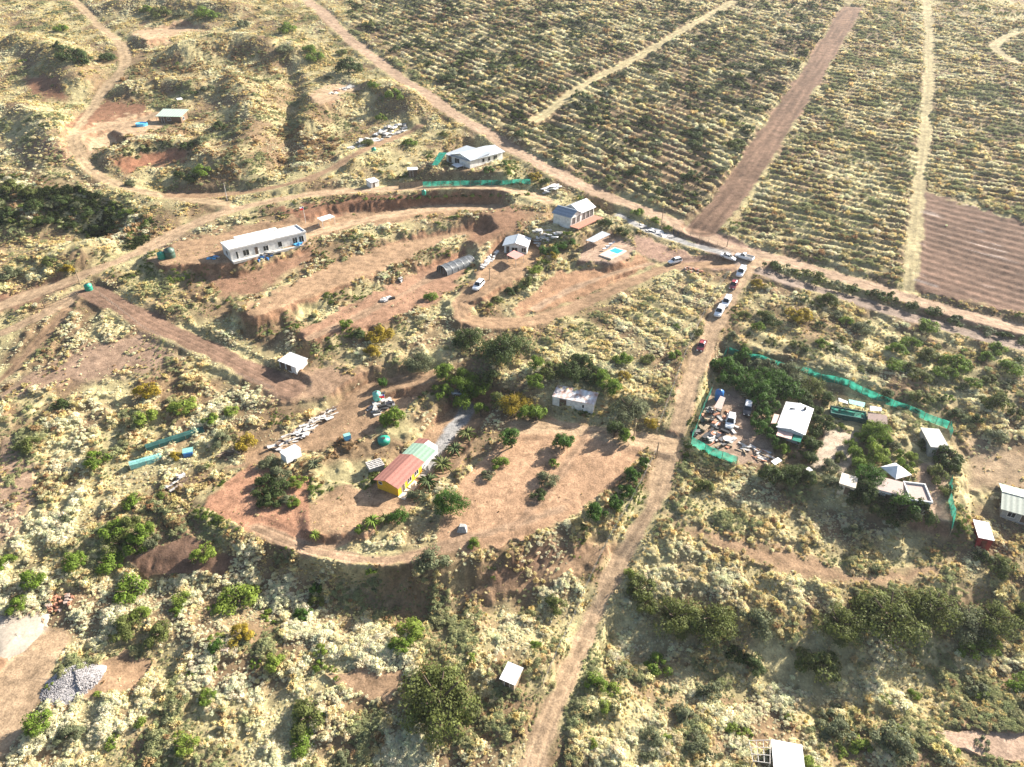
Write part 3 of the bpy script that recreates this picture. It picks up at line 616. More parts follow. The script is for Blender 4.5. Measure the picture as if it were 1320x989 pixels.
# ------------------------------------------------------------------ houses
def pane(root, side, w, d, u, z, ww, wh, kind='window', fm='white_wall'):
    e = .03
    def bx(m, a, b, c, dd, o0, o1):
        if side == 'f': m.box(a, b, -o1, -o0, c, dd)
        elif side == 'r': m.box(w + o0, w + o1, a, b, c, dd)
        elif side == 'l': m.box(-o1, -o0, a, b, c, dd)
        else: m.box(a, b, d + o0, d + o1, c, dd)
        return m
    ma = 'glass' if kind == 'window' else ('dark_timber' if kind == 'door' else kind)
    o = bx(MB(), u, u + ww, z, z + wh, .004, e).build('door' if kind != 'window' else 'window', ma, root)  # dark sheets standing for open bays are named door too
    fr = MB(); t = .08
    bx(fr, u - t, u, z - t, z + wh + t, .002, .07); bx(fr, u + ww, u + ww + t, z - t, z + wh + t, .002, .07)
    bx(fr, u, u + ww, z + wh, z + wh + t, .002, .07)
    if kind == 'window':
        bx(fr, u, u + ww, z - t, z, .002, .09)
        if ww > 1.1: bx(fr, u + ww / 2 - .03, u + ww / 2 + .03, z, z + wh, e + .002, .06)
    fr.build('frame', fm, o)
    if kind == 'door': bx(MB(), u + ww - .16, u + ww - .1, z + .95, z + 1.1, .035, .09).build('handle', 'steel', o)
def house(name, label, A, B, depth, h, roof, cw, cr, wins=(), rise=1.0, over=.4, width=None, cr2=None, dz=0.0, cat='house', base=1.2, parapet=None):
    loc, w, rz = edge(A, B); loc.z += dz; w = width or w; r = thing(name, label, cat, loc, rz); d = depth; o = over; th = .09
    if roof == 'gable_y':
        MB().prism([(0, -base), (w, -base), (w, h), (w / 2, h + rise), (0, h)], 'y', 0, d).build('wall', cw, r)
        k = rise / (w / 2); zl = h - k * o
        a = MB().slab([(-o, -o, zl + th), (w / 2, -o, h + rise + th), (w / 2, d + o, h + rise + th), (-o, d + o, zl + th)], th - .01).build('roof', cr, r)
        b = MB().slab([(w / 2 + .002, -o, h + rise + th), (w + o, -o, zl + th), (w + o, d + o, zl + th), (w / 2 + .002, d + o, h + rise + th)], th - .01).build('roof', cr2 or cr, r)
        MB().box(w / 2 - .15, w / 2 + .15, -o - .01, d + o + .01, h + rise + th - .02, h + rise + th + .05).build('ridge_cap', cr, a)
    elif roof == 'gable_x':
        MB().prism([(0, -base), (d, -base), (d, h), (d / 2, h + rise), (0, h)], 'x', 0, w).build('wall', cw, r)
        k = rise / (d / 2); zl = h - k * o
        a = MB().slab([(-o, -o, zl + th), (w + o, -o, zl + th), (w + o, d / 2, h + rise + th), (-o, d / 2, h + rise + th)], th - .01).build('roof', cr, r)
        MB().slab([(-o, d / 2 + .002, h + rise + th), (w + o, d / 2 + .002, h + rise + th), (w + o, d + o, zl + th), (-o, d + o, zl + th)], th - .01).build('roof', cr2 or cr, r)
        MB().box(-o - .01, w + o + .01, d / 2 - .15, d / 2 + .15, h + rise + th - .02, h + rise + th + .05).build('ridge_cap', cr, a)
    elif roof == 'shed':
        MB().prism([(0, -base), (d, -base), (d, h + rise), (0, h)], 'x', 0, w).build('wall', cw, r)
        k = rise / d
        MB().slab([(-o, -o, h - k * o + th), (w + o, -o, h - k * o + th), (w + o, d + o, h + rise + k * o + th), (-o, d + o, h + rise + k * o + th)], th - .01).build('roof', cr, r)
    else:
        MB().box(0, w, 0, d, -base, h).build('wall', cw, r)
        rf = MB().box(-o, w + o, -o, d + o, h + .005, h + .12).build('roof', cr, r)
        if parapet:
            p = .22; q = .45
            m = MB().box(-o, w + o, -o, -o + p, h + .125, h + q).box(-o, w + o, d + o - p, d + o, h + .125, h + q)
            m.box(-o, -o + p, -o + p, d + o - p, h + .125, h + q).box(w + o - p, w + o, -o + p, d + o - p, h + .125, h + q)
            m.build('parapet', parapet, rf)
    for q in wins: pane(r, q[0], w, d, *q[1:])
    return r
def part_box(r, name, ma, *b): return MB().box(*b).build(name, ma, r)
def canopy(name, label, px, h, ma, post='timber', th=.06, cat='canopy', drop=None):
    """a flat roof on posts; px are the four roof corners as seen, h their height over the ground"""
    p = [G(x, y, h) for x, y in px]; c = sum(p, Vector()) / 4; gz = min(hgt(q.x, q.y) for q in p)
    r = thing(name, label, cat, (c.x, c.y, gz)); q = [v - Vector((c.x, c.y, gz)) for v in p]; zt = sum(v.z for v in q) / 4
    q = [Vector((v.x, v.y, zt + (drop[i] if drop else 0))) for i, v in enumerate(q)]
    ar = sum(q[i].x * q[(i + 1) % 4].y - q[(i + 1) % 4].x * q[i].y for i in range(4))
    if ar < 0: q = q[::-1]
    MB().slab(q, th).build('roof', ma, r)
    for v in q:
        x, y = v.x * .93, v.y * .93; zb = hgt(c.x + x, c.y + y) - gz - .15
        MB().tube((x, y, zb), (x, y, v.z - th), .07, n=6).build('post', post, r)
    return r

# --- upper left hut
hut = house('hillside_hut', 'small hut with pale green sloping roof on the upper left hill', (206, 158.5), (234.5, 159), 5.2, 2.5, 'shed', 'brown_wall', 'mint_roof', [('f', 1.0, 0, .9, 2.0, 'door'), ('f', 3.2, .9, 1.4, 1.0), ('r', 1.2, .9, 1.3, 1.0)], 1.0, .7)
MB().box(hut.location.x * 0 + 8.2, 8.32, .1, 5.1, -.5, 2.5).build('side_wall', 'white_wall', hut)
MB().tube((-.6, -.5, -.6), (-.6, -.5, 2.4), .07).build('post', 'timber', hut)
p = G(183, 162); r = thing('pool', 'round blue plastic pool beside the green roofed hut', 'pool', (p.x, p.y, p.z))
MB().lathe([(2.0, -.3), (2.02, .9), (1.9, .92), (1.88, .6)], 20).build('liner', 'sky_plastic', r); MB().lathe([(1.85, .5), (.1, .5)], 20).build('water_surface', 'pool_water', r)
canopy('shade_canopy', 'little white canopy on posts behind the green roofed hut', [(227, 126), (233, 123.5), (236, 129), (229, 131)], 2.2, 'tarp_white')
# --- white house by the green net
house('white_house', 'white house with broad pale metal roof behind the green net fence', (607, 217), (648, 205.5), 9, 2.7, 'gable_x', 'white_wall', 'pale_blue_roof', [('f', 1.2, .2, 2.0, 2.0), ('f', 5, .8, 1.0, 1.2), ('f', 7.5, .8, 1.0, 1.2), ('f', 10, .6, 1.6, 1.4)], 1.1, .6)
house('side_wing', 'lower grey roofed wing at the left of the white house', (576, 208), (606, 217.5), 9, 2.4, 'shed', 'white_wall', 'grey_roof', [('f', 1.0, .1, 1.6, 2.0, 'door'), ('f', 4.2, .4, 2.2, 1.6)], .9, .5, cat='house')
canopy('green_awning', 'slanting teal shade awning at the left end of the white house', [(556.5, 211), (566, 198), (576, 198.5), (564, 211)], 2.2, 'teal_net', 'steel', .03, drop=(-.6, .5, .5, -.6))
canopy('patio_table', 'white patio table on the grey court of the white house', [(582, 212), (590, 210), (598, 213.5), (589, 216)], .8, 'tarp_white', 'steel', .06, 'table')
house('storage_shed', 'white topped dark shed by the brown gate', (527, 229), (538, 226), 2.4, 2.1, 'flat', 'dark_timber', 'tarp_white', [('f', .5, 0, .9, 1.8, 'door')], cat='shed', over=.25)
house('little_shed', 'small white shed left of the brown gate', (479, 243), (489, 240), 2.6, 1.7, 'shed', 'white_wall', 'white_roof_y', [('f', .6, 0, .8, 1.6, 'door')], .5, .15, cat='shed')
# --- long white house
lh = house('long_house', 'long low white house with flat roof on the terrace', (299, 338), (395.5, 311), 6.2, 2.9, 'flat', 'white_wall', 'white_roof_y', [('f', 1.5, .2, .5, 2.0), ('f', 3.4, .5, 1.6, 1.6), ('f', 6.6, .1, .9, 2.1, 'door'), ('f', 9.0, .5, 1.4, 1.4), ('f', 13.2, .6, 1.1, 1.5), ('f', 17.5, .5, 1.3, 1.7), ('f', 19.4, .5, 1.3, 1.7), ('l', 2, .8, 1.4, 1.2)], parapet='white_wall', over=.2)
part_box(lh, 'porch_slab', 'concrete', 0, 22, -1.5, -.05, -.5, .12)
part_box(lh, 'rear_extension', 'white_wall', 4, 16, 6.45, 8.2, -1, 3.3)
canopy('gazebo', 'small white roofed gazebo right of the long house', [(408.5, 281), (425, 275), (431.5, 279.5), (415, 286)], 2.3, 'white_roof', 'white_wall', .12, 'gazebo')
# --- houses on the middle terraces
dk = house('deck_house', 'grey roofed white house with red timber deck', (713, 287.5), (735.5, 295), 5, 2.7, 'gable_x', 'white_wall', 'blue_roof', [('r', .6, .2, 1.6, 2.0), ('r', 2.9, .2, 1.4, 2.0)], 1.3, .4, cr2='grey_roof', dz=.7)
_, dw, _ = edge((713, 287.5), (735.5, 295))
MB().prism([(0, -1.2), (dw, -1.2), (dw, 2.9), (dw / 2, 4.5), (0, 2.9)], 'y', 5.02, 11.5).build('rear_wall', 'white_wall', dk)
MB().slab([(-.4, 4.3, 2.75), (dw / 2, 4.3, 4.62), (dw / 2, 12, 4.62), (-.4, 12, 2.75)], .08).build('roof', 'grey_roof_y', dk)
MB().slab([(dw / 2 + .002, 4.3, 4.62), (dw + .4, 4.3, 2.75), (dw + .4, 12, 2.75), (dw / 2 + .002, 12, 4.62)], .08).build('roof', 'white_roof_y', dk)  # sunlit slope of the grey roof, its brightness painted as white
for yy in (5.6, 7.6, 9.6): pane(dk, 'r', dw, 11.5, yy, .2, 1.5, 2.1)
part_box(dk, 'deck', 'deck', dw + .06, dw + 3.2, -.6, 11.8, -.1, .16)
for yy in (-.4, 3.5, 7.5, 11.5): part_box(dk, 'deck_post', 'dark_timber', dw + 2.9, dw + 3.05, yy, yy + .15, -2.5, -.26)
house('terrace_house', 'small house with pale blue grey roof left of the deck house', (650, 326), (679, 328), 6, 2.4, 'gable_y', 'white_wall', 'grey_roof_y', [('f', .6, .1, .9, 2.0, 'door'), ('f', 2.2, .6, 1.6, 1.2), ('f', 5, .6, 1.2, 1.2), ('l', 1.5, .8, 1.5, 1.1)], .9, .5, cr2='white_roof_y')  # one roof: sunward slope painted white, the shaded slope blue grey
canopy('pink_awning', 'faded pink awning in front of the terrace house', [(653, 328.5), (662.5, 322), (676, 328.5), (665, 335)], 2.3, 'tarp_pink', 'steel', .04)
canopy('carport', 'narrow grey roofed carport below the deck house', [(755, 310), (776.5, 297), (787, 302), (765.5, 313)], 2.4, 'grey_roof', 'dark_timber', .08, 'carport')
p0, w0, rz0 = edge((772, 336), (800, 333)); 
r = thing('swimming_pool', 'small blue swimming pool in a white surround with loungers beside it', 'pool', G(788, 328), math.radians(48))
MB().box(-3.2, 4.4, -2.2, 2.0, -1.2, .32).build('surround', 'pale_concrete', r); MB().box(.9, 3.9, -1.5, 1.5, .3, .34).build('water_surface', 'pool_water', r); MB().box(-1.6, .6, -1.9, -.4, .3, .345).build('mat', 'green_pad', r); MB().box(-3.1, -1.7, -2.1, 1.9, .3, .345).build('tiles', 'pink_deck', r)
for i, (x, y) in enumerate(((780, 323), (784, 319.5), (788, 316.5))):
    q = thing('lounger', ['pale sun lounger by the pool, lowest of the row', 'pale sun lounger by the pool, middle of the row', 'pale sun lounger by the pool, topmost of the row'][i], 'lounger', G(x, y) + Vector((0, 0, .35)), math.radians(20), 'loungers by the pool')
    MB().box(-.8, .4, -.32, .32, .25, .33).build('seat', 'tarp_white', q); MB().slab([(.4, -.32, .33), (1.0, -.32, .75), (1.0, .32, .75), (.4, .32, .33)], .07).build('backrest', 'tarp_white', q)
    for sx in (-.7, .3):
        for sy in (-.26, .26): MB().box(sx - .03, sx + .03, sy - .03, sy + .03, -.1, .25).build('leg', 'steel', q)
# --- tunnel greenhouse
loc, tw, rz = edge((563, 349.5), (577, 352)); far = G(601, 333); tl = 10.5; rz = math.atan2(far.y - loc.y, far.x - loc.x) - math.pi / 2
tw = 4.6; r = thing('tunnel_greenhouse', 'black film tunnel greenhouse on the bare terrace', 'greenhouse', (loc.x, loc.y, loc.z), rz)
m = MB(); n = 12; ln = 22
for j in range(ln + 1):
    sag = 1 - .035 * (1 if j % 4 == 2 else .4 if j % 2 else 0)
    for i in range(n + 1):
        a = math.pi * i / n; m.v.append((tw / 2 - tw / 2 * math.cos(a), j * tl / ln, 2.25 * (math.sin(a) ** .75) * sag - .05))
for j in range(ln):
    for i in range(n):
        k = j * (n + 1) + i; m.f.append((k, k + 1, k + n + 2, k + n + 1))
m.build('film', 'black_film', r, True)
for j in range(6):
    m = MB(); pts = [(tw / 2 - (tw / 2 + .03) * math.cos(math.pi * i / 10), j * tl / 5, 2.29 * (math.sin(math.pi * i / 10) ** .75)) for i in range(11)]
    for i in range(10): m.tube(pts[i], pts[i + 1], .05, n=5)
    m.build('hoop', 'steel', r)
for x in (.9, 1.7, 2.9, 3.7): MB().tube((x, -.05, -.3), (x, -.05, 1.9), .05, n=5).build('post', 'steel', r)
# --- mid left shed, box trailer
house('field_shed', 'open fronted shed with white roof alone in the field', (361, 473), (383, 483.5), 3.6, 1.9, 'shed', 'white_wall', 'white_roof', [('f', .3, .1, 1.6, 1.7, 'dark_timber'), ('f', 2.3, .1, 1.6, 1.7, 'dark_timber')], .3, .2, cat='shed')  # dark panels stand for the shade inside the open bays
loc, bw, rz = edge((370.5, 600), (390, 590.5)); r = thing('box_trailer', 'white box trailer above the dug bank left of the yellow house', 'trailer', loc, rz)
MB().box(0, bw, 0, 2.1, .45, 2.35).build('body', 'car_white', r); MB().box(-.04, bw + .04, -.04, 2.14, 2.355, 2.42).build('roof', 'tarp_white', r)
for y in (-.06, 2.16): w_ = MB().tube((bw / 2, y - .1, .33), (bw / 2, y + .1, .33), .33, n=14).build('wheel', 'tyre', r); MB().tube((bw / 2, y - .12, .33), (bw / 2, y + .12, .33), .17, n=10).build('rim', 'rim', w_)
MB().tube((bw, 1.05, .5), (bw + 1.2, 1.05, .45), .06).build('hitch', 'dark_steel', r); MB().box(-.03, 0, .3, 1.8, .6, 2.2).build('door', 'white_wall', r)
# --- yellow house and yard
yh = house('yellow_house', 'yellow walled house with dusky red gable roof', (487, 629.5), (514, 640), 8.2, 2.4, 'gable_y', 'yellow_wall', 'red_roof', [('f', .5, 1.5, .7, .5), ('r', 1.2, .1, .9, 2.0, 'door'), ('r', 3.2, .8, 1.2, 1.1), ('r', 5.6, .8, 1.2, 1.1)], .75, .45)
_, yw, _ = edge((487, 629.5), (514, 640))
MB().prism([(.25, -1), (yw - .25, -1), (yw - .25, 2.2), (yw / 2, 2.85), (.25, 2.2)], 'y', 8.22, 14.5).build('rear_wall', 'white_wall', yh)
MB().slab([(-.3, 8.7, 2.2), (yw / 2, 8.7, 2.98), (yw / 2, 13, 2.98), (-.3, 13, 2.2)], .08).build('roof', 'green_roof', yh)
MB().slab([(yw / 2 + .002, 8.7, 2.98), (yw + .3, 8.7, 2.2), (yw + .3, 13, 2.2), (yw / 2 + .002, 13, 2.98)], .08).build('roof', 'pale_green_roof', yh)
MB().slab([(-.2, 13.05, 2.22), (yw / 2, 13.05, 2.9), (yw / 2, 14.9, 2.9), (-.2, 14.9, 2.22)], .08).build('roof', 'red_roof', yh)
MB().slab([(yw / 2 + .002, 13.05, 2.95), (yw + .3, 13.05, 2.2), (yw + .3, 13.7, 2.2), (yw / 2 + .002, 13.7, 2.95)], .08).build('roof', 'white_roof', yh)
part_box(yh, 'porch_slab', 'pale_concrete', yw + .02, yw + 1.6, -.3, 8, -.6, .06)
house('rusty_roof_house', 'white house with rust streaked tin roof under the trees', (712, 521.5), (764, 533.5), 3.9, 2.3, 'shed', 'white_wall', 'rust_roof', [('f', 1.6, 0, 1.6, 2.1, 'dark_timber'), ('f', 6.8, .9, .4, .8)], .5, .12)  # dark panel stands for the shaded inside of an open doorway
# --- small sheds near the bottom
house('pink_shed', 'small plywood shed with pinkish white roof in the lower scrub', (647, 884), (662.5, 891.5), 2.6, 2.0, 'shed', 'timber', 'tarp_white', [('f', .5, 0, .8, 1.7, 'door')], .25, .3, cat='shed')
lc = house('lower_cabin', 'cabin with plain white roof cut by the bottom edge', (997, 1015), (1033, 1021), 5.4, 2.2, 'shed', 'timber', 'tarp_white', [], .3, .3, cat='cabin')
pts = [G(x, y, 2.3) for x, y in ((966.5, 952.5), (992.4, 956), (993, 983.5), (971, 981))]; c = sum(pts, Vector()) / 4; gz = hgt(c.x, c.y)
r = thing('unfinished_pergola', 'unroofed pale timber grid frame beside the white roofed cabin', 'pergola', (c.x, c.y, gz)); q = [v - Vector((c.x, c.y, gz)) for v in pts]
for i in range(4):
    a = q[0].lerp(q[1], i / 3); b = q[3].lerp(q[2], i / 3); a.z = b.z = 2.3; MB().tube(a, b, .06, n=4).build('rafter', 'weathered', r)
    a = q[0].lerp(q[3], i / 3); b = q[1].lerp(q[2], i / 3); a.z = b.z = 2.42; MB().tube(a, b, .05, n=4).build('batten', 'weathered', r)
    MB().tube((q[i].x, q[i].y, -.6), (q[i].x, q[i].y, 2.3), .06, n=5).build('post', 'weathered', r)
# --- right edge
pr = [G(x, y, 2.4) for x, y in ((1262, 692.5), (1280, 698.5), (1280, 672.5), (1262, 667.5))]; d = pr[1] - pr[0]; rz = math.atan2(d.y, d.x); cw_ = math.hypot(d.x, d.y); cl = (pr[3] - pr[0]).length
r = thing('red_container', 'dark red cabin with white roof near the right edge', 'cabin', (pr[0].x, pr[0].y, hgt(pr[0].x, pr[0].y)), rz)
MB().box(0, cw_, 0, cl, -.8, 2.3).build('wall', 'red_paint', r); MB().box(-.12, cw_ + .12, -.12, cl + .12, 2.31, 2.42).build('roof', 'tarp_white', r); MB().box(.7, 1.6, -.03, -.002, 0, 1.9).build('door', 'car_maroon', r)
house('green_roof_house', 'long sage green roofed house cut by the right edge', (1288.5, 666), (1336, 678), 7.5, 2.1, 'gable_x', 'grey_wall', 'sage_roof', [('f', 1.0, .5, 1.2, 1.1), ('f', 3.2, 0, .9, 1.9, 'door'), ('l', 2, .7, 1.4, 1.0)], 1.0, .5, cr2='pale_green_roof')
# --- walled compound on the right
wh = house('compound_house', 'big white roofed house among trees in the green fenced compound', (1000, 562), (1032, 574), 10, 2.7, 'gable_y', 'white_wall', 'white_roof_y', [('f', .8, .1, 1, 2, 'door'), ('f', 2.8, .8, 1.5, 1.1), ('l', 2, .8, 1.6, 1.1), ('l', 6, .8, 1.6, 1.1)], .45, .35)
_, ww_, _ = edge((1000, 562), (1032, 574))
part_box(wh, 'porch_roof', 'pink_deck', .2, ww_ * .62, -2.6, -.4, 2.2, 2.3); part_box(wh, 'porch_roof', 'teal_net', ww_ * .66, ww_ * .98, -2.6, -.4, 2.15, 2.2)
for x in (.4, ww_ * .6, ww_ * .95): part_box(wh, 'post', 'timber', x - .05, x + .05, -2.5, -2.4, -1, 2.14)
part_box(wh, 'roof_vent', 'dark_steel', ww_ * .7, ww_ * .7 + .5, 8.4, 8.9, 3.0, 3.7); part_box(wh, 'skylight', 'glass', 1.0, 2.6, 7.4, 7.8, 3.0, 3.14)
def roofbox(name, label, px, h, cw, cr, parapet=None, cat='house'):
    p = [G(x, y, h) for x, y in px]; d = p[1] - p[0]; rz = math.atan2(d.y, d.x); w = math.hypot(d.x, d.y); e = p[3] - p[0]; dep = abs(-math.sin(rz) * e.x + math.cos(rz) * e.y)
    gz = sum(hgt(q.x, q.y) for q in p) / 4; r = thing(name, label, cat, (p[0].x, p[0].y, gz), rz); zt = sum(q.z for q in p) / 4 - gz
    MB().box(0, w, 0, dep, -1.2, zt - .1).build('wall', cw, r); rf = MB().box(-.15, w + .15, -.15, dep + .15, zt - .095, zt).build('roof', cr, r)
    if parapet:
        q = .22; m = MB().box(-.15, w + .15, -.15, .07, zt + .003, zt + .35).box(-.15, w + .15, dep - .07, dep + .15, zt + .003, zt + .35)
        m.box(-.15, .07, .07, dep - .07, zt + .003, zt + .35).box(w - .07, w + .15, .07, dep - .07, zt + .003, zt + .35).build('parapet', parapet, rf)
    MB().box(w * .4, w * .4 + .9, -.03, -.002, 0, 1.9).build('door', 'dark_timber', r); MB().box(w * .7, w * .7 + .9, -.03, -.002, .8, 1.7).build('window', 'glass', r)
    return r
roofbox('mauve_roof_house', 'flat mauve roofed building beside the white pyramid tent', [(1130, 631), (1163, 639.5), (1162, 621), (1131, 611)], 2.6, 'white_wall', 'mauve_roof')
roofbox('parapet_house', 'mauve flat roof framed by white parapets at the compound end', [(1173, 646), (1200, 650.5), (1199, 630), (1172, 621)], 2.6, 'white_wall', 'mauve_roof', 'white_wall')
roofbox('link_building', 'narrow mauve roof between the two flat roofed buildings', [(1164.5, 641), (1172, 644), (1171, 623), (1164, 621)], 2.3, 'white_wall', 'mauve_roof')
roofbox('pale_slab_house', 'pale beige flat roof at the left of the mauve roofs', [(1082, 625), (1101, 632), (1104, 615), (1087, 607)], 2.4, 'cream_wall', 'pale_concrete')
roofbox('brown_roof_shed', 'brown flat roofed shed behind the long teal pool', [(1120, 542), (1143, 548), (1148, 537), (1124.5, 531)], 2.4, 'brown_wall', 'brown_roof', cat='shed')
roofbox('grey_shed', 'pale grey flat roofed shed in the compound corner by the net', [(1200, 577), (1223, 579), (1223, 556), (1203, 552)], 2.3, 'grey_wall', 'concrete', cat='shed')
canopy('teal_canopy', 'pale teal canopy behind the long teal pool', [(1094.5, 513.5), (1115.5, 519), (1113.5, 526), (1094.5, 520)], 2.4, 'pale_teal')
canopy('white_canopy', 'white canopy beside the brown shed roof', [(1122, 522), (1136.5, 524.5), (1135.5, 532), (1121.5, 529)], 2.4, 'tarp_white')
canopy('slim_canopy', 'slim white canopy at the left end of the long teal pool', [(1081, 513), (1093, 516), (1093, 521), (1081, 518)], 2.4, 'white_roof')
loc, lw, rz = edge((1071, 536), (1114, 547)); r = thing('lap_pool', 'long narrow teal pool with dark rim in the compound', 'pool', loc, rz)
MB().box(-.2, lw + .2, -.25, 0, -.6, 1.2).box(-.2, lw + .2, 2.6, 2.85, -.6, 1.2).box(-.2, 0, .002, 2.598, -.6, 1.2).box(lw, lw + .2, .002, 2.598, -.6, 1.2).build('rim', 'dark_net', r)
MB().box(.01, lw - .01, .01, 2.59, -.5, 1.0).build('water_surface', 'teal_net', r)
p = G(1155, 607, 2.0); gz = hgt(p.x, p.y); r = thing('tent', 'white pyramid topped tent in the compound', 'tent', (p.x, p.y, gz), .35)
m = MB(); m.quad((-2, -2, 2.0), (2, -2, 2.0), (0, 0, 3.3)); m.quad((2, -2, 2.0), (2, 2, 2.0), (0, 0, 3.3)); m.quad((2, 2, 2.0), (-2, 2, 2.0), (0, 0, 3.3)); m.quad((-2, 2, 2.0), (-2, -2, 2.0), (0, 0, 3.3)); m.build('top', 'tarp_white', r)
for x in (-1.95, 1.95):
    for y in (-1.95, 1.95): MB().tube((x, y, -.5), (x, y, 2.0), .05, n=6).build('pole', 'steel', r)
canopy('yard_table', 'white topped table by the dark trees at the compound edge', [(994, 594), (1003, 588.5), (1008, 595), (999, 600)], 1.9, 'tarp_white')
canopy('corner_canopy', 'little white canopy at the pale courtyard corner', [(1038, 604), (1043, 601.5), (1048, 606), (1043, 608.5)], 1.8, 'tarp_white')
canopy('side_porch', 'dark pink porch roof at the left side of the compound house', [(994, 545), (998, 533.5), (1005, 535), (1002, 547)], 2.2, 'pink_deck')
canopy('yard_lean_to', 'mauve sheet lean-to over the scrap yard', [(920, 526), (929, 509), (935.5, 512), (930, 529)], 2.2, 'mauve_roof', 'dark_steel')

# --- net fences: posts and net panels
def net_fence(name, label, pxl, h, ma, cat='fence', step=3.0, post='timber', th=.03):
    L = [G(x, y) for x, y in pxl]; r = thing(name, label, cat, L[0])
    pts = [L[0]]
    for a, b in zip(L, L[1:]):
        n = max(1, round((b - a).length / step))
        for i in range(1, n + 1):
            q = a.lerp(b, i / n); q.z = hgt(q.x, q.y); pts.append(q)
    for q in pts:
        v = q - L[0]; MB().tube((v.x, v.y, v.z - .3), (v.x, v.y, v.z + h + .1), .06, n=6).build('post', post, r)
    for a, b in zip(pts, pts[1:]):
        a = a - L[0]; b = b - L[0]; m = MB(); k = 4; bow = random.uniform(-.15, .15); s = Vector((b.y - a.y, a.x - b.x, 0)).normalized()
        row = [(a.lerp(b, i / k) + s * bow * math.sin(math.pi * i / k), random.uniform(-.08, .05) if 0 < i < k else 0) for i in range(k + 1)]
        for (p_, e), (q_, e2) in zip(row, row[1:]):
            m.quad((p_.x, p_.y, p_.z + .02), (q_.x, q_.y, q_.z + .02), (q_.x, q_.y, q_.z + h + e2), (p_.x, p_.y, p_.z + h + e))
        if isinstance(ma, str): m.build('net_panel', ma, r)
    return r
net_fence('net_fence', 'teal net fence below the white house on the upper road', [(545, 241), (580, 240), (620, 239), (660, 238), (684, 238)], 1.7, 'shade_net')
net_fence('net_fence', 'teal net fence at the lower left corner of the compound', [(890, 574), (908, 584), (930, 593), (949, 600)], 2.2, 'shade_net')
net_fence('net_fence', 'teal net fence seen edge-on along the road side of the compound', [(890, 574), (899, 548), (908, 525), (917, 507)], 2.0, 'shade_net')
net_fence('net_fence', 'short teal net return at the top left corner of the compound', [(931, 466), (937, 456)], 2.0, 'shade_net')
net_fence('net_fence', 'long teal net fence along the upper side of the compound', [(938, 456), (960, 464), (1000, 474), (1040, 483), (1075, 494), (1110, 508), (1150, 525), (1190, 541), (1221, 553)], 1.9, 'shade_net')
net_fence('net_fence', 'dark teal net at the upper right corner of the compound', [(1222, 553), (1225, 566)], 2.2, 'shade_net')
net_fence('net_fence', 'wavy teal net fence hanging along the right side of the compound', [(1224, 622), (1222, 645), (1228, 668), (1222, 694)], 2.2, 'shade_net')
# --- wire fences
def wire_fence(name, label, pxl, h=1.3, step=3.0):
    L = [G(x, y) for x, y in pxl]; r = thing(name, label, 'fence', L[0]); pts = [L[0]]
    for a, b in zip(L, L[1:]):
        n = max(1, round((b - a).length / step))
        for i in range(1, n + 1):
            q = a.lerp(b, i / n); q.z = hgt(q.x, q.y); pts.append(q)
    for q in pts:
        v = q - L[0]; t = Vector((random.uniform(-.08, .08), random.uniform(-.08, .08), 0)); MB().tube((v.x, v.y, v.z - .3), (v.x + t.x, v.y + t.y, v.z + h + random.uniform(-.1, .15)), .06, .05, 5).build('post', 'timber', r)
    for zz in (.4, .8, 1.15):
        m = MB()
        for a, b in zip(pts, pts[1:]): a = a - L[0]; b = b - L[0]; m.tube((a.x, a.y, a.z + zz), (b.x, b.y, b.z + zz), .015, n=4)
        m.build('wire', 'wire', r)
wire_fence('wire_fence', 'post and wire fence left of the pale dirt road', [(700, 885), (722, 832), (752, 765), (780, 705), (812, 650), (836, 603), (847, 580)])
wire_fence('wire_fence', 'post and wire fence on the lower edge of the hillside road', [(120, 368), (150, 352), (185, 336), (215, 318), (255, 298), (310, 280), (400, 262)])
wire_fence('wire_fence', 'post and wire fence along the bare brown strip', [(130, 382), (185, 425), (240, 455), (300, 482), (355, 505)])
wire_fence('wire_fence', 'post and wire fence beside the parked cars', [(846, 560), (866, 505), (884, 455), (905, 410), (925, 372), (940, 352)])
wire_fence('wire_fence', 'post and wire fence above the grey driveway', [(800, 268), (845, 288), (890, 304), (925, 316)])
net_fence('picket_gate', 'brown timber gate between the sheds and the teal net', [(514, 243), (544, 240)], 1.7, 'timber', 'gate', 2.0, 'dark_timber')
L = [G(58, 397), G(100, 380)]; d = L[1] - L[0]; r = thing('farm_gate', 'wide rail gate beside the hillside road on the left', 'gate', L[0])
for x, y in ((0, 0), (d.x, d.y)): MB().tube((x, y, -.3), (x, y, 2.1), .14, n=7).build('post', 'dark_timber', r)
for zz in (.5, 1.1): MB().tube((0, 0, zz), (d.x, d.y, d.z + zz), .07, n=5).build('rail', 'timber', r)
for f in (.25, .5, .75): MB().tube((d.x * f, d.y * f, d.z * f + .2), (d.x * f, d.y * f, d.z * f + 1.4), .05, n=5).build('stile', 'timber', r)
# --- poles
for (x, y, h, lb) in ((293, 259, 5.5, 'pale pole beside the bend of the hillside road'), (852, 293, 5.5, 'dark leaning pole above the grey driveway'), (103, 366, 4.0, 'rusty pole at the rail gate on the left'), (937, 318, 4.5, 'thin pole by the road junction'), (846, 590, 4.0, 'timber pole at the orchard entrance'), (817, 562, 4.5, 'timber pole beside the grey green tree'), (631, 361, 3.5, 'thin pole near the white car on the terrace')):
    p = G(x, y); r = thing('pole', lb, 'pole', p); MB().tube((0, 0, -.5), (.1, 0, h), .13, .09, 8).build('shaft', 'timber' if 'pale' not in lb else 'weathered', r); MB().tube((-.45, 0, h * .93), (.6, 0, h * .93), .05, n=5).build('cross_arm', 'dark_timber', r)
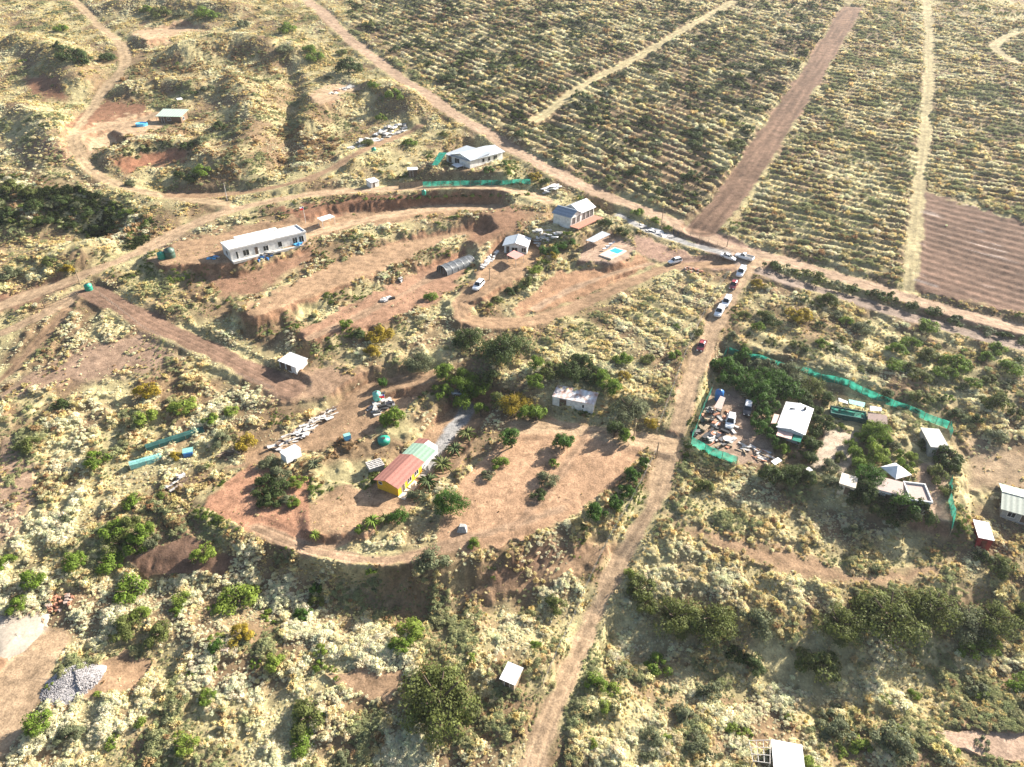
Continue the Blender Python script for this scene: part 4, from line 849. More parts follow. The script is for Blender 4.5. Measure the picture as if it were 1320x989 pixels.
# --- flags
def flag(px, label, h):
    p = G(*px); r = thing('flagpole', label, 'flag', p, -.5); MB().tube((0, 0, -.3), (0, 0, h), .06, .045, 8).build('shaft', 'white_wall', r)
    w_, hh = 1.5, 1.0
    def cloth(u0, u1, v0, v1):
        m = MB(); n = 5
        for i in range(n):
            a, b = u0 + (u1 - u0) * i / n, u0 + (u1 - u0) * (i + 1) / n; f = lambda u: .12 * math.sin(u * 4.5)
            m.quad((-.06 - a, f(a), h - hh + v0 - .25 * a), (-.06 - b, f(b), h - hh + v0 - .25 * b), (-.06 - b, f(b), h - hh + v1 - .25 * b), (-.06 - a, f(a), h - hh + v1 - .25 * a))
        return m
    cloth(0, w_, 0, hh / 2).build('red_band', 'flag_red', r); cloth(w_ / 3, w_, hh / 2, hh).build('white_band', 'flag_white', r); cloth(0, w_ / 3, hh / 2, hh).build('blue_canton', 'flag_blue', r)
flag((394, 287.5), 'flagpole with red and white flag behind the long house', 5)
flag((497, 524), 'red and white flag flying over the scrap by the teal tank', 3.2)
# --- tanks
def tank(px, label, rad, h, ma):
    p = G(*px); r = thing('water_tank', label, 'tank', p); MB().lathe([(rad, -.3), (rad, h * .3), (rad * 1.02, h * .32), (rad, h * .34), (rad, h * .62), (rad * 1.02, h * .64), (rad, h * .66), (rad, h * .86), (rad * .45, h), (rad * .44, h + .02)], 20).build('body', ma, r, True)
    MB().lathe([(rad * .3, h), (rad * .3, h + .12), (rad * .26, h + .14)], 14).build('lid', 'dark_steel', r)
tank((220, 331.5), 'large dark green water tank left of the long house', 1.35, 2.6, 'tank_dark'); tank((209, 333), 'smaller bright green water tank beside the dark one', 1.05, 1.9, 'tank_green')
tank((115, 374), 'green water tank by the rail gate', .95, 1.8, 'tank_green'); tank((486, 513.5), 'pale teal water tank beside the flag and scrap', .9, 1.7, 'tank_teal'); tank((926, 515), 'blue water tank in the scrap yard of the compound', .95, 2.6, 'blue_plastic')
tank((546.5, 250), 'little green barrel among the hedge shrubs', .7, 1.3, 'tank_green'); tank((482, 195), 'green dome topped tank by the rubble terrace', .8, 1.2, 'tank_green'); tank((495, 569), 'round dark teal basin in the yard brush', 1.3, .8, 'tank_green')
# --- covered rows left of centre
def cover_row(px, label, wd, h, ma):
    loc, w_, rz = edge(*px); r = thing('row_cover', label, 'row cover', loc, rz); k = max(4, int(w_ / 1.2)); m = MB()
    prof = [(0, 0), (.1 * wd, .7 * h), (.35 * wd, h), (.65 * wd, h), (.9 * wd, .7 * h), (wd, 0)]
    for j in range(k + 1):
        s = 1 - .05 * (j % 2)
        for y, z in prof: m.v.append((j * w_ / k, y, z * s - .1 * (z == 0)))
    for j in range(k):
        for i in range(5): a = j * 6 + i; m.f.append((a, a + 6, a + 7, a + 1))
    m.f += [tuple(range(5, -1, -1)), tuple(range(k * 6, k * 6 + 6))]; m.build('cover', ma, r)
    for j in range(0, k + 1, 2): MB().box(j * w_ / k - .04, j * w_ / k + .04, -.05, .05, -.2, h * .75).build('peg', 'timber', r)
cover_row(((190, 584), (264, 558)), 'long dark green covered row in the left scrub', 1.7, 1.3, 'dark_net'); cover_row(((169, 607), (209, 592)), 'pale teal covered row below the dark one', 1.8, 1.2, 'pale_teal')
p = G(243, 586); r = thing('crate', 'blue crate with pale teal lid beside the covered rows', 'crate', p, .35); MB().box(-.9, .9, -.7, .7, -.2, .8).build('body', 'blue_plastic', r); MB().box(-1, 1, -.5, 1.2, .81, .88).build('lid', 'pale_teal', r)
p = G(448, 566); r = thing('cabinet', 'discarded pale blue cabinet in the yard brush', 'cabinet', p, .5); MB().box(-.7, .7, -.5, .5, -.1, 1.1).build('body', 'sky_plastic', r); MB().box(-.72, .72, -.52, .52, 1.105, 1.16).build('top', 'pale_teal', r)
# --- heaps of boards, rubble, scrap: each board a part
def heap(name, label, cat, pxl, wid, n, mats, size, part, top=.7):
    L = [G(x, y) for x, y in pxl]; r = thing(name, label, cat, L[0]); R = random.Random(sum(map(ord, label))); protos = {}
    for i in range(n):
        f = R.random() * (len(L) - 1); k = min(int(f), len(L) - 2); q = L[k].lerp(L[k + 1], f - k); d = L[k + 1] - L[k]; s = Vector((-d.y, d.x, 0)).normalized(); o = (R.random() - .5) * wid; q = q + s * o
        z = hgt(q.x, q.y) + R.random() * top * (1 - abs(2 * o / wid)) + .06; ma = R.choice(mats); key = (ma, R.randrange(3))
        if key not in protos:
            a, b, c = (size[j] * (.6 + .8 * R.random()) for j in range(3)); protos[key] = mesh(part, *(lambda m: (m.v, m.f))(MB().box(-a / 2, a / 2, -b / 2, b / 2, -c / 2, c / 2)), M[ma])
        ob = bpy.data.objects.new(part, protos[key]); COL.objects.link(ob); ob.parent = r; ob.location = Vector((q.x, q.y, z)) - L[0]
        ob.rotation_euler = (R.uniform(-.2, .2), R.uniform(-.2, .2), math.atan2(d.y, d.x) + R.gauss(0, .5))
    return r
heap('timber_pile', 'long heap of grey weathered boards above the box trailer', 'timber pile', [(352, 577), (385, 560), (408, 545), (432, 528)], 3.2, 80, ['weathered', 'weathered', 'rubble', 'timber', 'dark_timber'], (2.8, .5, .1), 'plank', .8)
heap('rubble_heap', 'white rubble and sheeting heap on the upper terrace', 'rubble heap', [(452, 193), (475, 182), (500, 170), (525, 160)], 4, 70, ['rubble', 'tarp_white', 'weathered', 'grey_wall'], (2.2, 1.2, .35), 'slab', .9)
heap('scrap_heap', 'pale scrap heap on the small cleared pad uphill', 'scrap heap', [(425, 123), (440, 116), (455, 111)], 3, 26, ['rubble', 'weathered', 'grey_wall', 'rubble_red'], (2, .9, .3), 'slab', .8)
heap('scrap_heap', 'scrap and boards around the red and white flag', 'scrap heap', [(478, 532), (490, 522), (502, 516)], 4, 30, ['weathered', 'rubble', 'dark_steel', 'car_dark'], (1.4, .7, .3), 'slab', .8)
heap('scrap_heap', 'black and white scrap heap inside the road side net', 'scrap heap', [(905, 565), (915, 545), (925, 530), (940, 560), (915, 575)], 5, 70, ['car_dark', 'dark_steel', 'weathered', 'rubble', 'timber', 'rubble_red'], (1.5, .7, .35), 'slab', .9)
heap('timber_pile', 'dark board stack by the wavy brush left of the yard', 'timber pile', [(218, 632), (228, 622), (236, 616)], 2.5, 22, ['weathered', 'dark_timber', 'timber'], (2.2, .4, .12), 'plank', .7)
heap('timber_pile', 'thin dark boards on the bank above the red bare yard', 'timber pile', [(285, 590), (300, 583), (310, 580)], 2.0, 14, ['dark_timber', 'timber'], (2.6, .3, .1), 'plank', .4)
heap('brick_heap', 'heap of reddish stones in the bottom left scrub', 'stone heap', [(60, 780), (80, 776), (98, 770)], 3, 34, ['rubble_red', 'stone'], (.6, .5, .4), 'stone', .5)
heap('brick_heap', 'reddish stone heap by the track near the road junction', 'stone heap', [(882, 347), (893, 350), (905, 352)], 2.5, 24, ['rubble_red', 'stone'], (.7, .5, .4), 'stone', .5)
heap('board_stack', 'pale boards lying by the terrace house wall', 'timber pile', [(622, 348), (632, 336), (640, 326)], 2, 18, ['weathered', 'rubble', 'tarp_white'], (2, .6, .3), 'plank', .6)
heap('scrap_heap', 'jumbled white scrap between the terrace house and deck house', 'scrap heap', [(690, 312), (698, 300), (710, 302), (720, 306)], 4.5, 40, ['rubble', 'weathered', 'tarp_white', 'grey_wall'], (1.4, .7, .35), 'slab', .7)
heap('roof_sheets', 'white sheets lying on the grey driveway', 'sheets', [(822, 289), (835, 294), (850, 300), (860, 304)], 2.6, 12, ['tarp_white', 'rubble'], (2.8, 1.6, .06), 'sheet', .1)
heap('white_tarp_pile', 'white sheeting heap at the end of the upper road', 'sheeting', [(702, 243), (710, 242), (720, 243)], 3, 12, ['tarp_white'], (2.4, 1.6, .15), 'sheet', .4)
heap('scrap_heap', 'scrap at the foot of the long house front', 'scrap heap', [(330, 333), (345, 329), (360, 325)], 1.2, 16, ['blue_plastic', 'weathered', 'dark_steel'], (.9, .5, .5), 'box', .4)
heap('tarp_pile', 'blue tarpaulin bundle at the right end of the long house', 'tarpaulin', [(382, 316), (388, 314)], 1.2, 7, ['blue_plastic', 'sky_plastic'], (1.3, .8, .4), 'fold', .4)
heap('scrap_heap', 'blue and white scrap at the left end of the long house', 'scrap heap', [(270, 335), (278, 331)], 2, 12, ['blue_plastic', 'rubble', 'sky_plastic', 'dark_steel'], (1, .6, .3), 'slab', .4)
heap('scrap_heap', 'small white and dark scrap on the bare greenhouse terrace', 'scrap heap', [(492, 389), (498, 387), (507, 384)], 1.4, 10, ['tarp_white', 'car_dark', 'weathered'], (1, .7, .5), 'slab', .4)
heap('scrap_heap', 'grey scrap beside the tracks on the greenhouse terrace', 'scrap heap', [(516, 363), (523, 359)], 1.2, 8, ['weathered', 'dark_steel'], (1, .5, .6), 'slab', .5)
heap('scrap_heap', 'sheets and boards near the compound house yard', 'scrap heap', [(955, 575), (975, 585), (995, 592)], 3.5, 26, ['timber', 'weathered', 'rubble_red'], (2.2, .35, .12), 'plank', .3)
r = thing('pallet_stack', 'pale lattice pallets stacked left of the red roof', 'pallets', G(484, 603), .5)
for i in range(5): MB().box(-1.6, 1.6, -1.2 + i * .55, -.95 + i * .55, 1.0, 1.08).build('slat', 'weathered', r)
for i in range(4): MB().box(-1.5 + i * .95, -1.3 + i * .95, -1.25, 1.3, .9, .995).build('bearer', 'weathered', r)
MB().box(-1.5, 1.5, -1.1, 1.2, -.3, .89).build('crate', 'grey_wall', r)
p = G(937, 569); r = thing('satellite_dish', 'pale round dish lying in the scrap yard', 'dish', p); MB().lathe([(.1, .5), (.5, .55), (.9, .75), (.95, .78), (.88, .76), (.1, .56)], 18).build('dish', 'white_wall', r, True); MB().tube((0, 0, -.1), (0, 0, .5), .06).build('stand', 'dark_steel', r)
# gravel heap and sand heap
def mound(name, label, cat, px, rx, ry, h, ma, rz, sub):
    p = G(*px); m = MB(); n, k = 28, 9; rr = np.random.default_rng(5)
    for j in range(k + 1):
        t = j / k
        for i in range(n):
            a = 2 * math.pi * i / n; q = 1 + .12 * math.sin(3 * a + 1) + .06 * rr.normal(); R_ = (1 - t) * q; x, y = rx * R_ * math.cos(a), ry * R_ * math.sin(a); c, s = math.cos(rz), math.sin(rz); X, Y = x * c - y * s, x * s + y * c
            m.v.append((X, Y, hgt(p.x + X, p.y + Y) - p.z - .12 + h * (1 - (1 - t) ** 1.6) * (1 + .08 * rr.normal())))
    for j in range(k):
        for i in range(n): m.f.append((j * n + i, j * n + (i + 1) % n, (j + 1) * n + (i + 1) % n, (j + 1) * n + i))
    r = thing(name, label, cat, p); m.build('heap', ma, r, True)
    if sub:
        st = MB(); 
        for i in range(3600):
            a = rr.random() * 6.283; q = math.sqrt(rr.random()); x, y = rx * q * math.cos(a), ry * q * math.sin(a); c, s = math.cos(rz), math.sin(rz); X, Y = x * c - y * s, x * s + y * c; sz = .05 + .06 * rr.random()
            z = hgt(p.x + X, p.y + Y) - p.z - .1 + h * (1 - q ** 1.6); st.hexa([(X - sz, Y - sz * .7, z - .1), (X + sz * .8, Y - sz, z - .1), (X + sz, Y + sz * .7, z - .1), (X - sz * .7, Y + sz, z - .1)], [(X - sz * .5, Y - sz * .5, z + sz * 1.1), (X + sz * .5, Y - sz * .6, z + sz * .8), (X + sz * .6, Y + sz * .5, z + sz), (X - sz * .4, Y + sz * .5, z + sz * 1.2)])
        o = st.build('gravel', 'gravel', r); o['kind'] = 'stuff'
mound('gravel_heap', 'grey gravel heap in the bottom left corner', 'gravel heap', (93, 882), 4.6, 3.4, .9, 'gravel', .5, True)
mound('sand_heap', 'spread white sand heap at the left edge', 'sand heap', (22, 820), 5, 3.4, .5, 'sand', .9, False)
p = G(290, 839); r = tag(MB().hexa([(-.9, -.5, -.2), (.8, -.6, -.2), (.9, .5, -.2), (-.7, .6, -.2)], [(-.6, -.3, .5), (.5, -.4, .6), (.6, .3, .55), (-.5, .4, .45)]).build('boulder', 'stone'), 'flat pale boulder beside the bright green bush', 'boulder'); r.location = p
p = G(596, 682); r = tag(MB().hexa([(-1, -.8, -.2), (.9, -.9, -.2), (1, .8, -.2), (-.8, .9, -.2)], [(-.5, -.4, .9), (.5, -.5, 1.1), (.5, .4, .9), (-.4, .4, 1.0)]).build('boulder', 'grey_wall'), 'grey boulder on the orchard slope below the round tree', 'boulder'); r.location = p

# ------------------------------------------------------------------ vehicles
def car(px, head, kind, paint, label, top=None, group='cars parked along the dirt road', cat='car'):
    p = G(*px); q = G(*head); rz = math.atan2(q.y - p.y, q.x - p.x); r = thing('pickup_truck' if kind == 'pickup' else 'parked_car', label, cat, p, rz, group)
    a = .6; zx = hgt(p.x + math.cos(rz) * 2, p.y + math.sin(rz) * 2); zb = hgt(p.x - math.cos(rz) * 2, p.y - math.sin(rz) * 2); r.rotation_euler = (0, -math.atan2(zx - zb, 4), rz); r.location.z = (zx + zb) / 2
    L_, W_ = {'sedan': (4.4, 1.72), 'hatch': (4.0, 1.7), 'suv': (4.6, 1.85), 'pickup': (5.2, 1.85)}[kind]; h = L_ / 2; w_ = W_ / 2
    hb = {'sedan': .92, 'hatch': .95, 'suv': 1.08, 'pickup': 1.08}[kind]; ht = {'sedan': 1.43, 'hatch': 1.5, 'suv': 1.75, 'pickup': 1.75}[kind]
    # body: rings along the length
    st = [(-h, .78, .42, hb - .12), (-h + .18, .95, .3, hb - .02), (-h * .55, 1.0, .26, hb), (0, 1.0, .25, hb), (h * .45, 1.0, .26, hb - .04), (h - .3, .95, .3, hb - .16), (h, .76, .4, hb - .3)]
    m = MB(); n = 8
    for x, ws, z0, z1 in st:
        b = w_ * ws; m.v += [(x, -b * .86, z0), (x, b * .86, z0), (x, b, z0 + .22), (x, b, z1 - .18), (x, b * .88, z1), (x, -b * .88, z1), (x, -b, z1 - .18), (x, -b, z0 + .22)]
    for j in range(len(st) - 1):
        for i in range(n): k = j * n; m.f.append((k + i, k + (i + 1) % n, k + n + (i + 1) % n, k + n + i))
    m.f += [tuple(range(n)), tuple(range(len(st) * n - 1, (len(st) - 1) * n - 1, -1))]; m.build('body', paint, r)
    c0, c1, t0, t1 = {'sedan': (-h * .72, h * .42, -h * .42, h * .1), 'hatch': (-h * .95, h * .45, -h * .78, h * .12), 'suv': (-h * .95, h * .45, -h * .85, h * .15), 'pickup': (-h * .12, h * .5, -h * .05, h * .22)}[kind]
    b, t = w_ * .88, w_ * .72
    MB().hexa([(c0, -b, hb - .03), (c1, -b, hb - .05), (c1, b, hb - .05), (c0, b, hb - .03)], [(t0, -t, ht - .05), (t1, -t, ht - .05), (t1, t, ht - .05), (t0, t, ht - .05)]).build('window', 'glass', r)
    rf = MB().hexa([(t0 - .05, -t - .04, ht - .1), (t1 + .06, -t - .04, ht - .1), (t1 + .06, t + .04, ht - .1), (t0 - .05, t + .04, ht - .1)], [(t0 + .1, -t + .1, ht), (t1 - .1, -t + .1, ht), (t1 - .1, t - .1, ht), (t0 + .1, t - .1, ht)]).build('roof', top or paint, r)
    for s in (-1, 1):
        pl = MB()
        for (xb, xt) in ((c0, t0), (c1, t1), ((c0 + c1) / 2, (t0 + t1) / 2)): pl.tube((xb, s * b, hb - .04), (xt, s * t, ht - .06), .05, n=5)
        pl.build('pillar', paint, r)
        MB().box(c1 - .5, c1 - .3, s * (w_ + .08) - .08, s * (w_ + .08) + .08, hb - .02, hb + .14).build('mirror', paint, r)
        MB().box(h - .14, h + .01, s * w_ * .55 - .18, s * w_ * .55 + .18, hb - .42, hb - .26).build('headlight', 'lamp_glass', r)
        MB().box(-h - .01, -h + .1, s * w_ * .6 - .14, s * w_ * .6 + .14, hb - .36, hb - .16).build('taillight', 'lamp_red', r)
        for x in (-h * .6, h * .62):
            wl = MB().tube((x, s * (w_ - .18), .31), (x, s * (w_ + .01), .31), .33, n=14).build('wheel', 'tyre', r); MB().tube((x, s * (w_ - .05), .31), (x, s * (w_ + .02), .31), .2, n=10).build('rim', 'rim', wl)
    if kind == 'pickup':
        MB().box(-h + .12, c0 - .1, -w_ + .14, w_ - .14, hb + .003, hb + .02).build('bed', 'dark_steel', r)
        m = MB(); m.box(-h + .04, c0 - .05, -w_ + .04, -w_ + .12, hb - .02, hb + .16).box(-h + .04, c0 - .05, w_ - .12, w_ - .04, hb - .02, hb + .16).box(-h + .04, -h + .11, -w_ + .122, w_ - .122, hb - .02, hb + .16); m.build('bed_side', paint, r)
    return r
car((870, 339), (856, 342.5), 'hatch', 'car_white', 'white hatchback parked on the track left of the junction', group='cars near the junction')
car((938, 333), (948, 337), 'sedan', 'car_white', 'white sedan behind the rounded bush at the junction', group='cars near the junction')
car((959, 333.5), (949, 330.5), 'pickup', 'car_white', 'white pickup truck on the junction beside the dark hedge', group='cars near the junction', cat='pickup')
car((955, 353), (950, 361.5), 'suv', 'car_white', 'white car with dark windscreen, topmost in the roadside line')
car((945.5, 369), (941, 377), 'sedan', 'car_maroon', 'dark car with red roof, second in the roadside line', 'car_red')
car((936, 391.5), (931, 400), 'suv', 'car_white', 'white car parked third in the roadside line')
car((927, 404), (922, 413), 'suv', 'car_white', 'white car parked nose down, fourth in the roadside line')
car((904, 448), (900, 457), 'sedan', 'car_maroon', 'maroon car parked alone lowest on the road', 'car_red')
car((617, 370.5), (611, 377), 'suv', 'car_white', 'white car parked on the terrace below the pink awning', group='cars by houses')
car((597, 514), (586, 509), 'pickup', 'car_silver', 'silver blue pickup under the trees by the concrete driveway', group='cars by houses', cat='pickup')
car((941, 546), (938.5, 556), 'suv', 'car_white', 'white car in the compound yard', group='cars by houses')
car((963, 530), (961.5, 538), 'suv', 'car_dark', 'dark jeep with white roof under the compound trees', 'tarp_white', 'cars by houses')

# ------------------------------------------------------------------ two people on the driveway
def person(px, label, rz):
    p = G(*px); me = bpy.data.meshes.new('person')
    v = [(0, 0, .95), (0, 0, 1.2), (0, 0, 1.42), (0, .0, 1.52), (0, .01, 1.62), (0, .01, 1.74), (.1, 0, .9), (.11, .03, .5), (.11, -.02, .08), (.11, .14, .03), (-.1, 0, .9), (-.12, -.08, .5), (-.12, -.14, .08), (-.12, .02, .03), (.2, 0, 1.4), (.26, -.03, 1.12), (.24, .1, .88), (.24, .13, .78), (-.2, 0, 1.4), (-.26, -.03, 1.12), (-.24, .1, .88), (-.24, .13, .78)]
    e = [(0, 1), (1, 2), (2, 3), (3, 4), (4, 5), (0, 6), (6, 7), (7, 8), (8, 9), (0, 10), (10, 11), (11, 12), (12, 13), (2, 14), (14, 15), (15, 16), (16, 17), (2, 18), (18, 19), (19, 20), (20, 21)]
    rad = [.15, .15, .16, .07, .1, .09, .1, .075, .055, .05, .1, .075, .055, .05, .07, .055, .045, .04, .07, .055, .045, .04]
    me.from_pydata(v, e, []); o = bpy.data.objects.new('person', me); COL.objects.link(o); sk = o.modifiers.new('skin', 'SKIN')
    for i, q in enumerate(rad): me.skin_vertices[0].data[i].radius = (q, q)
    me.skin_vertices[0].data[0].use_root = True; o.modifiers.new('sub', 'SUBSURF').levels = 1
    me.materials.append(M['clothes']); o.location = p + Vector((0, 0, .02)); o.rotation_euler.z = rz; tag(o, label, 'person', 'people on the grey driveway')
    h = MB().lathe([(.1, 1.66), (.115, 1.72), (.1, 1.8), (.03, 1.84)], 12).build('hair', 'dark_steel', o)
cm = bpy.data.materials.new('clothes'); cm.use_nodes = True; M['clothes'] = cm; N = cm.node_tree.nodes; tc = N.new('ShaderNodeTexCoord'); sp_ = N.new('ShaderNodeSeparateXYZ'); cr_ = N.new('ShaderNodeValToRGB'); mr = N.new('ShaderNodeMath'); mr.operation = 'DIVIDE'; mr.inputs[1].default_value = 1.85
cm.node_tree.links.new(tc.outputs['Object'], sp_.inputs[0]); cm.node_tree.links.new(sp_.outputs[2], mr.inputs[0]); cm.node_tree.links.new(mr.outputs[0], cr_.inputs[0]); cm.node_tree.links.new(cr_.outputs[0], N['Principled BSDF'].inputs['Base Color'])
el = cr_.color_ramp; el.interpolation = 'CONSTANT'; el.elements[0].color = (.02, .025, .05, 1); el.elements[1].position = .5; el.elements[1].color = (.03, .03, .04, 1); x = el.elements.new(.8); x.color = (.35, .2, .14, 1)
person((868, 302), 'person in dark clothes standing left on the grey driveway', .6); person((873.5, 304.5), 'person in dark clothes standing right on the grey driveway', 2.4)

# ------------------------------------------------------------------ plants
def crown_mesh(seed, n, lobes, leaf, flat, up=.3):
    return leaf_cloud(seed, n, lobes, leaf, flat, up, .4, .8, (.17, .27))
CR = [mesh('crown', *crown_mesh(100 + i, 2200, 15 + i, .105, 1.0), M['leaf_b']) for i in range(5)]      # loose bushes
DN = [mesh('crown', *crown_mesh(120 + i, 2600, 11 + i, .1, 1.15, .2), M['leaf_b']) for i in range(4)]   # dense round trees
BG = [mesh('crown', *crown_mesh(160 + i, 6000, 34, .062, .8, .25), M['leaf_b']) for i in range(3)]   # wide spreading trees
SM = [mesh('foliage', *crown_mesh(140 + i, 600, 9 + i, .165, .9), M['leaf_b']) for i in range(5)]      # small or far bushes
def stem_mesh(seed):
    R = random.Random(seed); m = MB(); m.tube((0, 0, -.15), (.03, .02, .35), .075, .05, 7)
    for i in range(5):
        a = i * 1.257 + R.random() * .6; p = (.03, .02, .25 + .1 * R.random()); q = (.45 * math.cos(a), .45 * math.sin(a), .65 + .2 * R.random()); m.tube(p, q, .04, .015, 5)
    return mesh('trunk', m.v, m.f, M['bark'])
ST = [stem_mesh(i) for i in range(3)]
def recolor(o, ma):
    o.material_slots[0].link = 'OBJECT'; o.material_slots[0].material = M[ma]
def met(px, py, r):                         # metres of r photo pixels at that place
    p = G(px, py); dep = p.y * CP - (p.z - CAMZ) * SP; return p, r * dep / F
WORD = dict(b='bright green', o='olive', d='dark green', g='grey green', y='yellow tinged', l='lime green', m='deep green')
LAND = [('gravel heap', 93, 882), ('white sand heap', 22, 820), ('small pink roofed shed', 656, 875), ('white roofed cabin on the bottom edge', 1012, 985), ('red cabin', 1270, 690), ('sage green roofed house', 1305, 655), ('parapet roofed building', 1185, 640), ('white compound house', 1017, 560), ('brown shed roof', 1132, 540), ('grey compound shed', 1210, 566), ('maroon parked car', 904, 446), ('road junction', 960, 338), ('white hatchback', 870, 338), ('swimming pool', 790, 328), ('deck house', 738, 285), ('terrace house', 665, 325), ('tunnel greenhouse', 582, 345), ('open field shed', 377, 475), ('box trailer', 378, 590), ('yellow house', 510, 615), ('rusty roofed house', 738, 525), ('silver pickup', 597, 512), ('covered rows', 220, 580), ('rail gate', 80, 388), ('long white house', 345, 320), ('green roofed hut', 220, 153), ('upper white house', 620, 205), ('rubble terrace', 490, 178), ('lower bend of the orchard track', 470, 722), ('foot of the dirt road', 700, 950), ('right end of the bare slope strip', 1215, 735), ('left corner of the teal netting', 890, 572), ('top left hill track bend', 158, 75)]
LG = [(n, G(x, y)) for n, x, y in LAND]
ORD = ['', 'second ', 'third ', 'fourth ', 'fifth ', 'sixth ', 'seventh ', 'eighth ', 'ninth ', 'tenth ']
PL = []
def plants(kind, txt):
    for it in txt.split(';'):
        a = it.split()
        if len(a) == 4: PL.append((kind, float(a[0]), float(a[1]), float(a[2]), a[3]))
# x y radius colour, all in photo pixels; y is the middle of the crown
plants('bush', '78 518 12 d;186 533 16 l;190 497 18 y;234 518 16 l;271 538 11 b;298 529 10 l;126 586 18 b;38 569 14 o;288 561 14 g;316 567 15 y;172 641 14 b;140 721 18 b;94 720 17 b;8 721 12 b;43 740 16 b;263 706 17 l;227 584 9 y;167 756 22 b;25 775 14 b;184 786 12 l;160 801 20 o;208 811 18 o;228 785 9 b;235 768 12 l;311 763 25 l;311 813 16 y;279 829 10 m;49 929 20 b;91 941 16 g;239 957 16 l;266 896 12 b;408 754 11 m;408 771 12 o;391 788 12 m;530 807 19 l;517 826 14 b;413 836 9 l;413 855 9 b;352 848 14 l;398 914 24 o;388 952 18 b;443 977 14 g;848 851 19 b;768 876 14 b;779 909 9 l;718 773 15 o;690 829 7 b;905 851 8 g;1053 846 26 o;1248 833 16 l;1271 828 16 l;1313 876 18 b;1253 881 16 g;1075 931 20 g;1150 949 26 g;1108 956 14 l;1045 981 14 l;1178 891 8 b;913 884 16 g;885 916 16 g;895 951 16 g;840 946 14 g;968 849 16 d;943 839 12 d;812 737 8 l')
plants('bush', '145 678 17 b;166 674 16 o;184 684 17 b;155 694 17 o;176 700 15 b;198 694 12 g;345 592 13 g;362 606 14 g;342 614 14 d;362 626 15 d;348 640 14 d;372 640 11 g;336 632 10 d;384 616 12 l;379 644 10 b;511 661 13 m;555 712 22 g;612 698 9 b;478 733 7 b;465 679 8 b;537 634 12 g;629 609 9 g;645 594 11 b;714 594 8 b;705 612 14 g;694 635 11 d;907 624 12 o;839 544 10 y;802 461 12 b;872 456 10 b;836 461 9 o;872 419 5 b;899 427 8 o;804 482 10 y;977 364 10 y;945 432 9 g;977 419 9 b;985 402 10 o;490 430 17 y;480 450 12 y;447 415 10 b;462 428 9 d;554 380 9 b;821 272 9 b;846 282 7 b;861 293 5 b;700 322 8 m;712 322 10 m;724 314 10 m;735 310 8 m;712 328 7 y;692 346 9 l;682 360 10 o;670 368 9 d;656 374 8 d;640 385 7 o;802 296 9 d;780 286 10 d;1027 402 17 y;995 409 12 d;1067 384 13 o;1091 412 9 b;1110 419 13 g;1155 447 13 b;1175 439 11 b;1195 419 14 b;1152 467 14 b;1172 469 13 o;1195 452 14 o;1230 464 17 b;1220 477 14 b;1187 482 14 o;1272 457 11 b;1285 447 12 b;1302 469 14 b;1255 489 12 b;1277 487 10 o;1142 504 11 d;1185 506 16 o;1230 529 11 d;1256 539 11 d;1282 556 14 g;1282 514 18 o;1310 531 10 o;1212 511 8 d;1265 714 13 d;1290 724 19 o;1100 681 12 g;1025 440 9 o;1060 440 9 b;960 405 8 o')
plants('bush', '18 238 14 o;38 245 11 o;45 264 12 d;80 255 10 d;62 282 10 d;112 272 11 d;140 290 9 d;15 272 11 d;95 288 9 d;160 272 7 b;125 292 8 d;168 295 8 d;70 262 9 g;100 262 8 g;80 35 9 b;95 68 16 d;110 75 14 d;138 72 10 d;75 60 10 d;208 15 13 o;190 12 8 b;232 17 9 g;265 15 12 b;275 18 9 b;312 30 10 g;270 112 9 g;284 160 10 d;240 185 9 d;260 180 9 g;232 222 8 d;262 218 11 b;248 228 9 d;370 35 13 b;365 62 12 g;400 62 10 b;408 72 12 b;440 66 8 o;450 85 16 d;482 108 9 b;510 120 12 b;492 150 8 b;528 182 9 b;14 350 16 g;65 335 10 o;88 345 9 y;475 182 9 o;570 172 7 o;650 210 7 m;630 218 8 m;690 226 9 y;704 232 7 d;655 222 6 b;308 155 8 g;340 230 8 g;170 235 7 g')
plants('tree', '568 889 42 o;868 789 26 o;913 791 29 o;823 756 18 o;835 776 15 o;973 799 19 g;1140 784 38 o;1080 799 25 o;1200 779 28 o;1243 799 26 g;1276 791 24 o;1313 786 14 o;508 541 14 b;582 646 18 m;660 568 15 m;727 571 14 m;571 505 11 b;598 521 12 b;620 531 9 b;605 435 18 d;650 447 24 d;540 465 16 g;575 484 13 b;595 489 15 b;618 497 15 b;606 508 11 b;635 490 12 d;664 517 18 y;690 470 10 b;690 492 12 b;712 476 14 o;735 474 18 d;762 478 16 d;786 500 13 b;748 466 14 d;772 488 12 b;692 534 13 b;676 532 10 b;810 522 20 g;792 556 14 d;808 564 10 b;830 597 8 m;816 613 11 m;807 634 10 m;792 649 10 m;770 661 13 m;493 494 8 m;502 545 8 b;645 512 12 o')
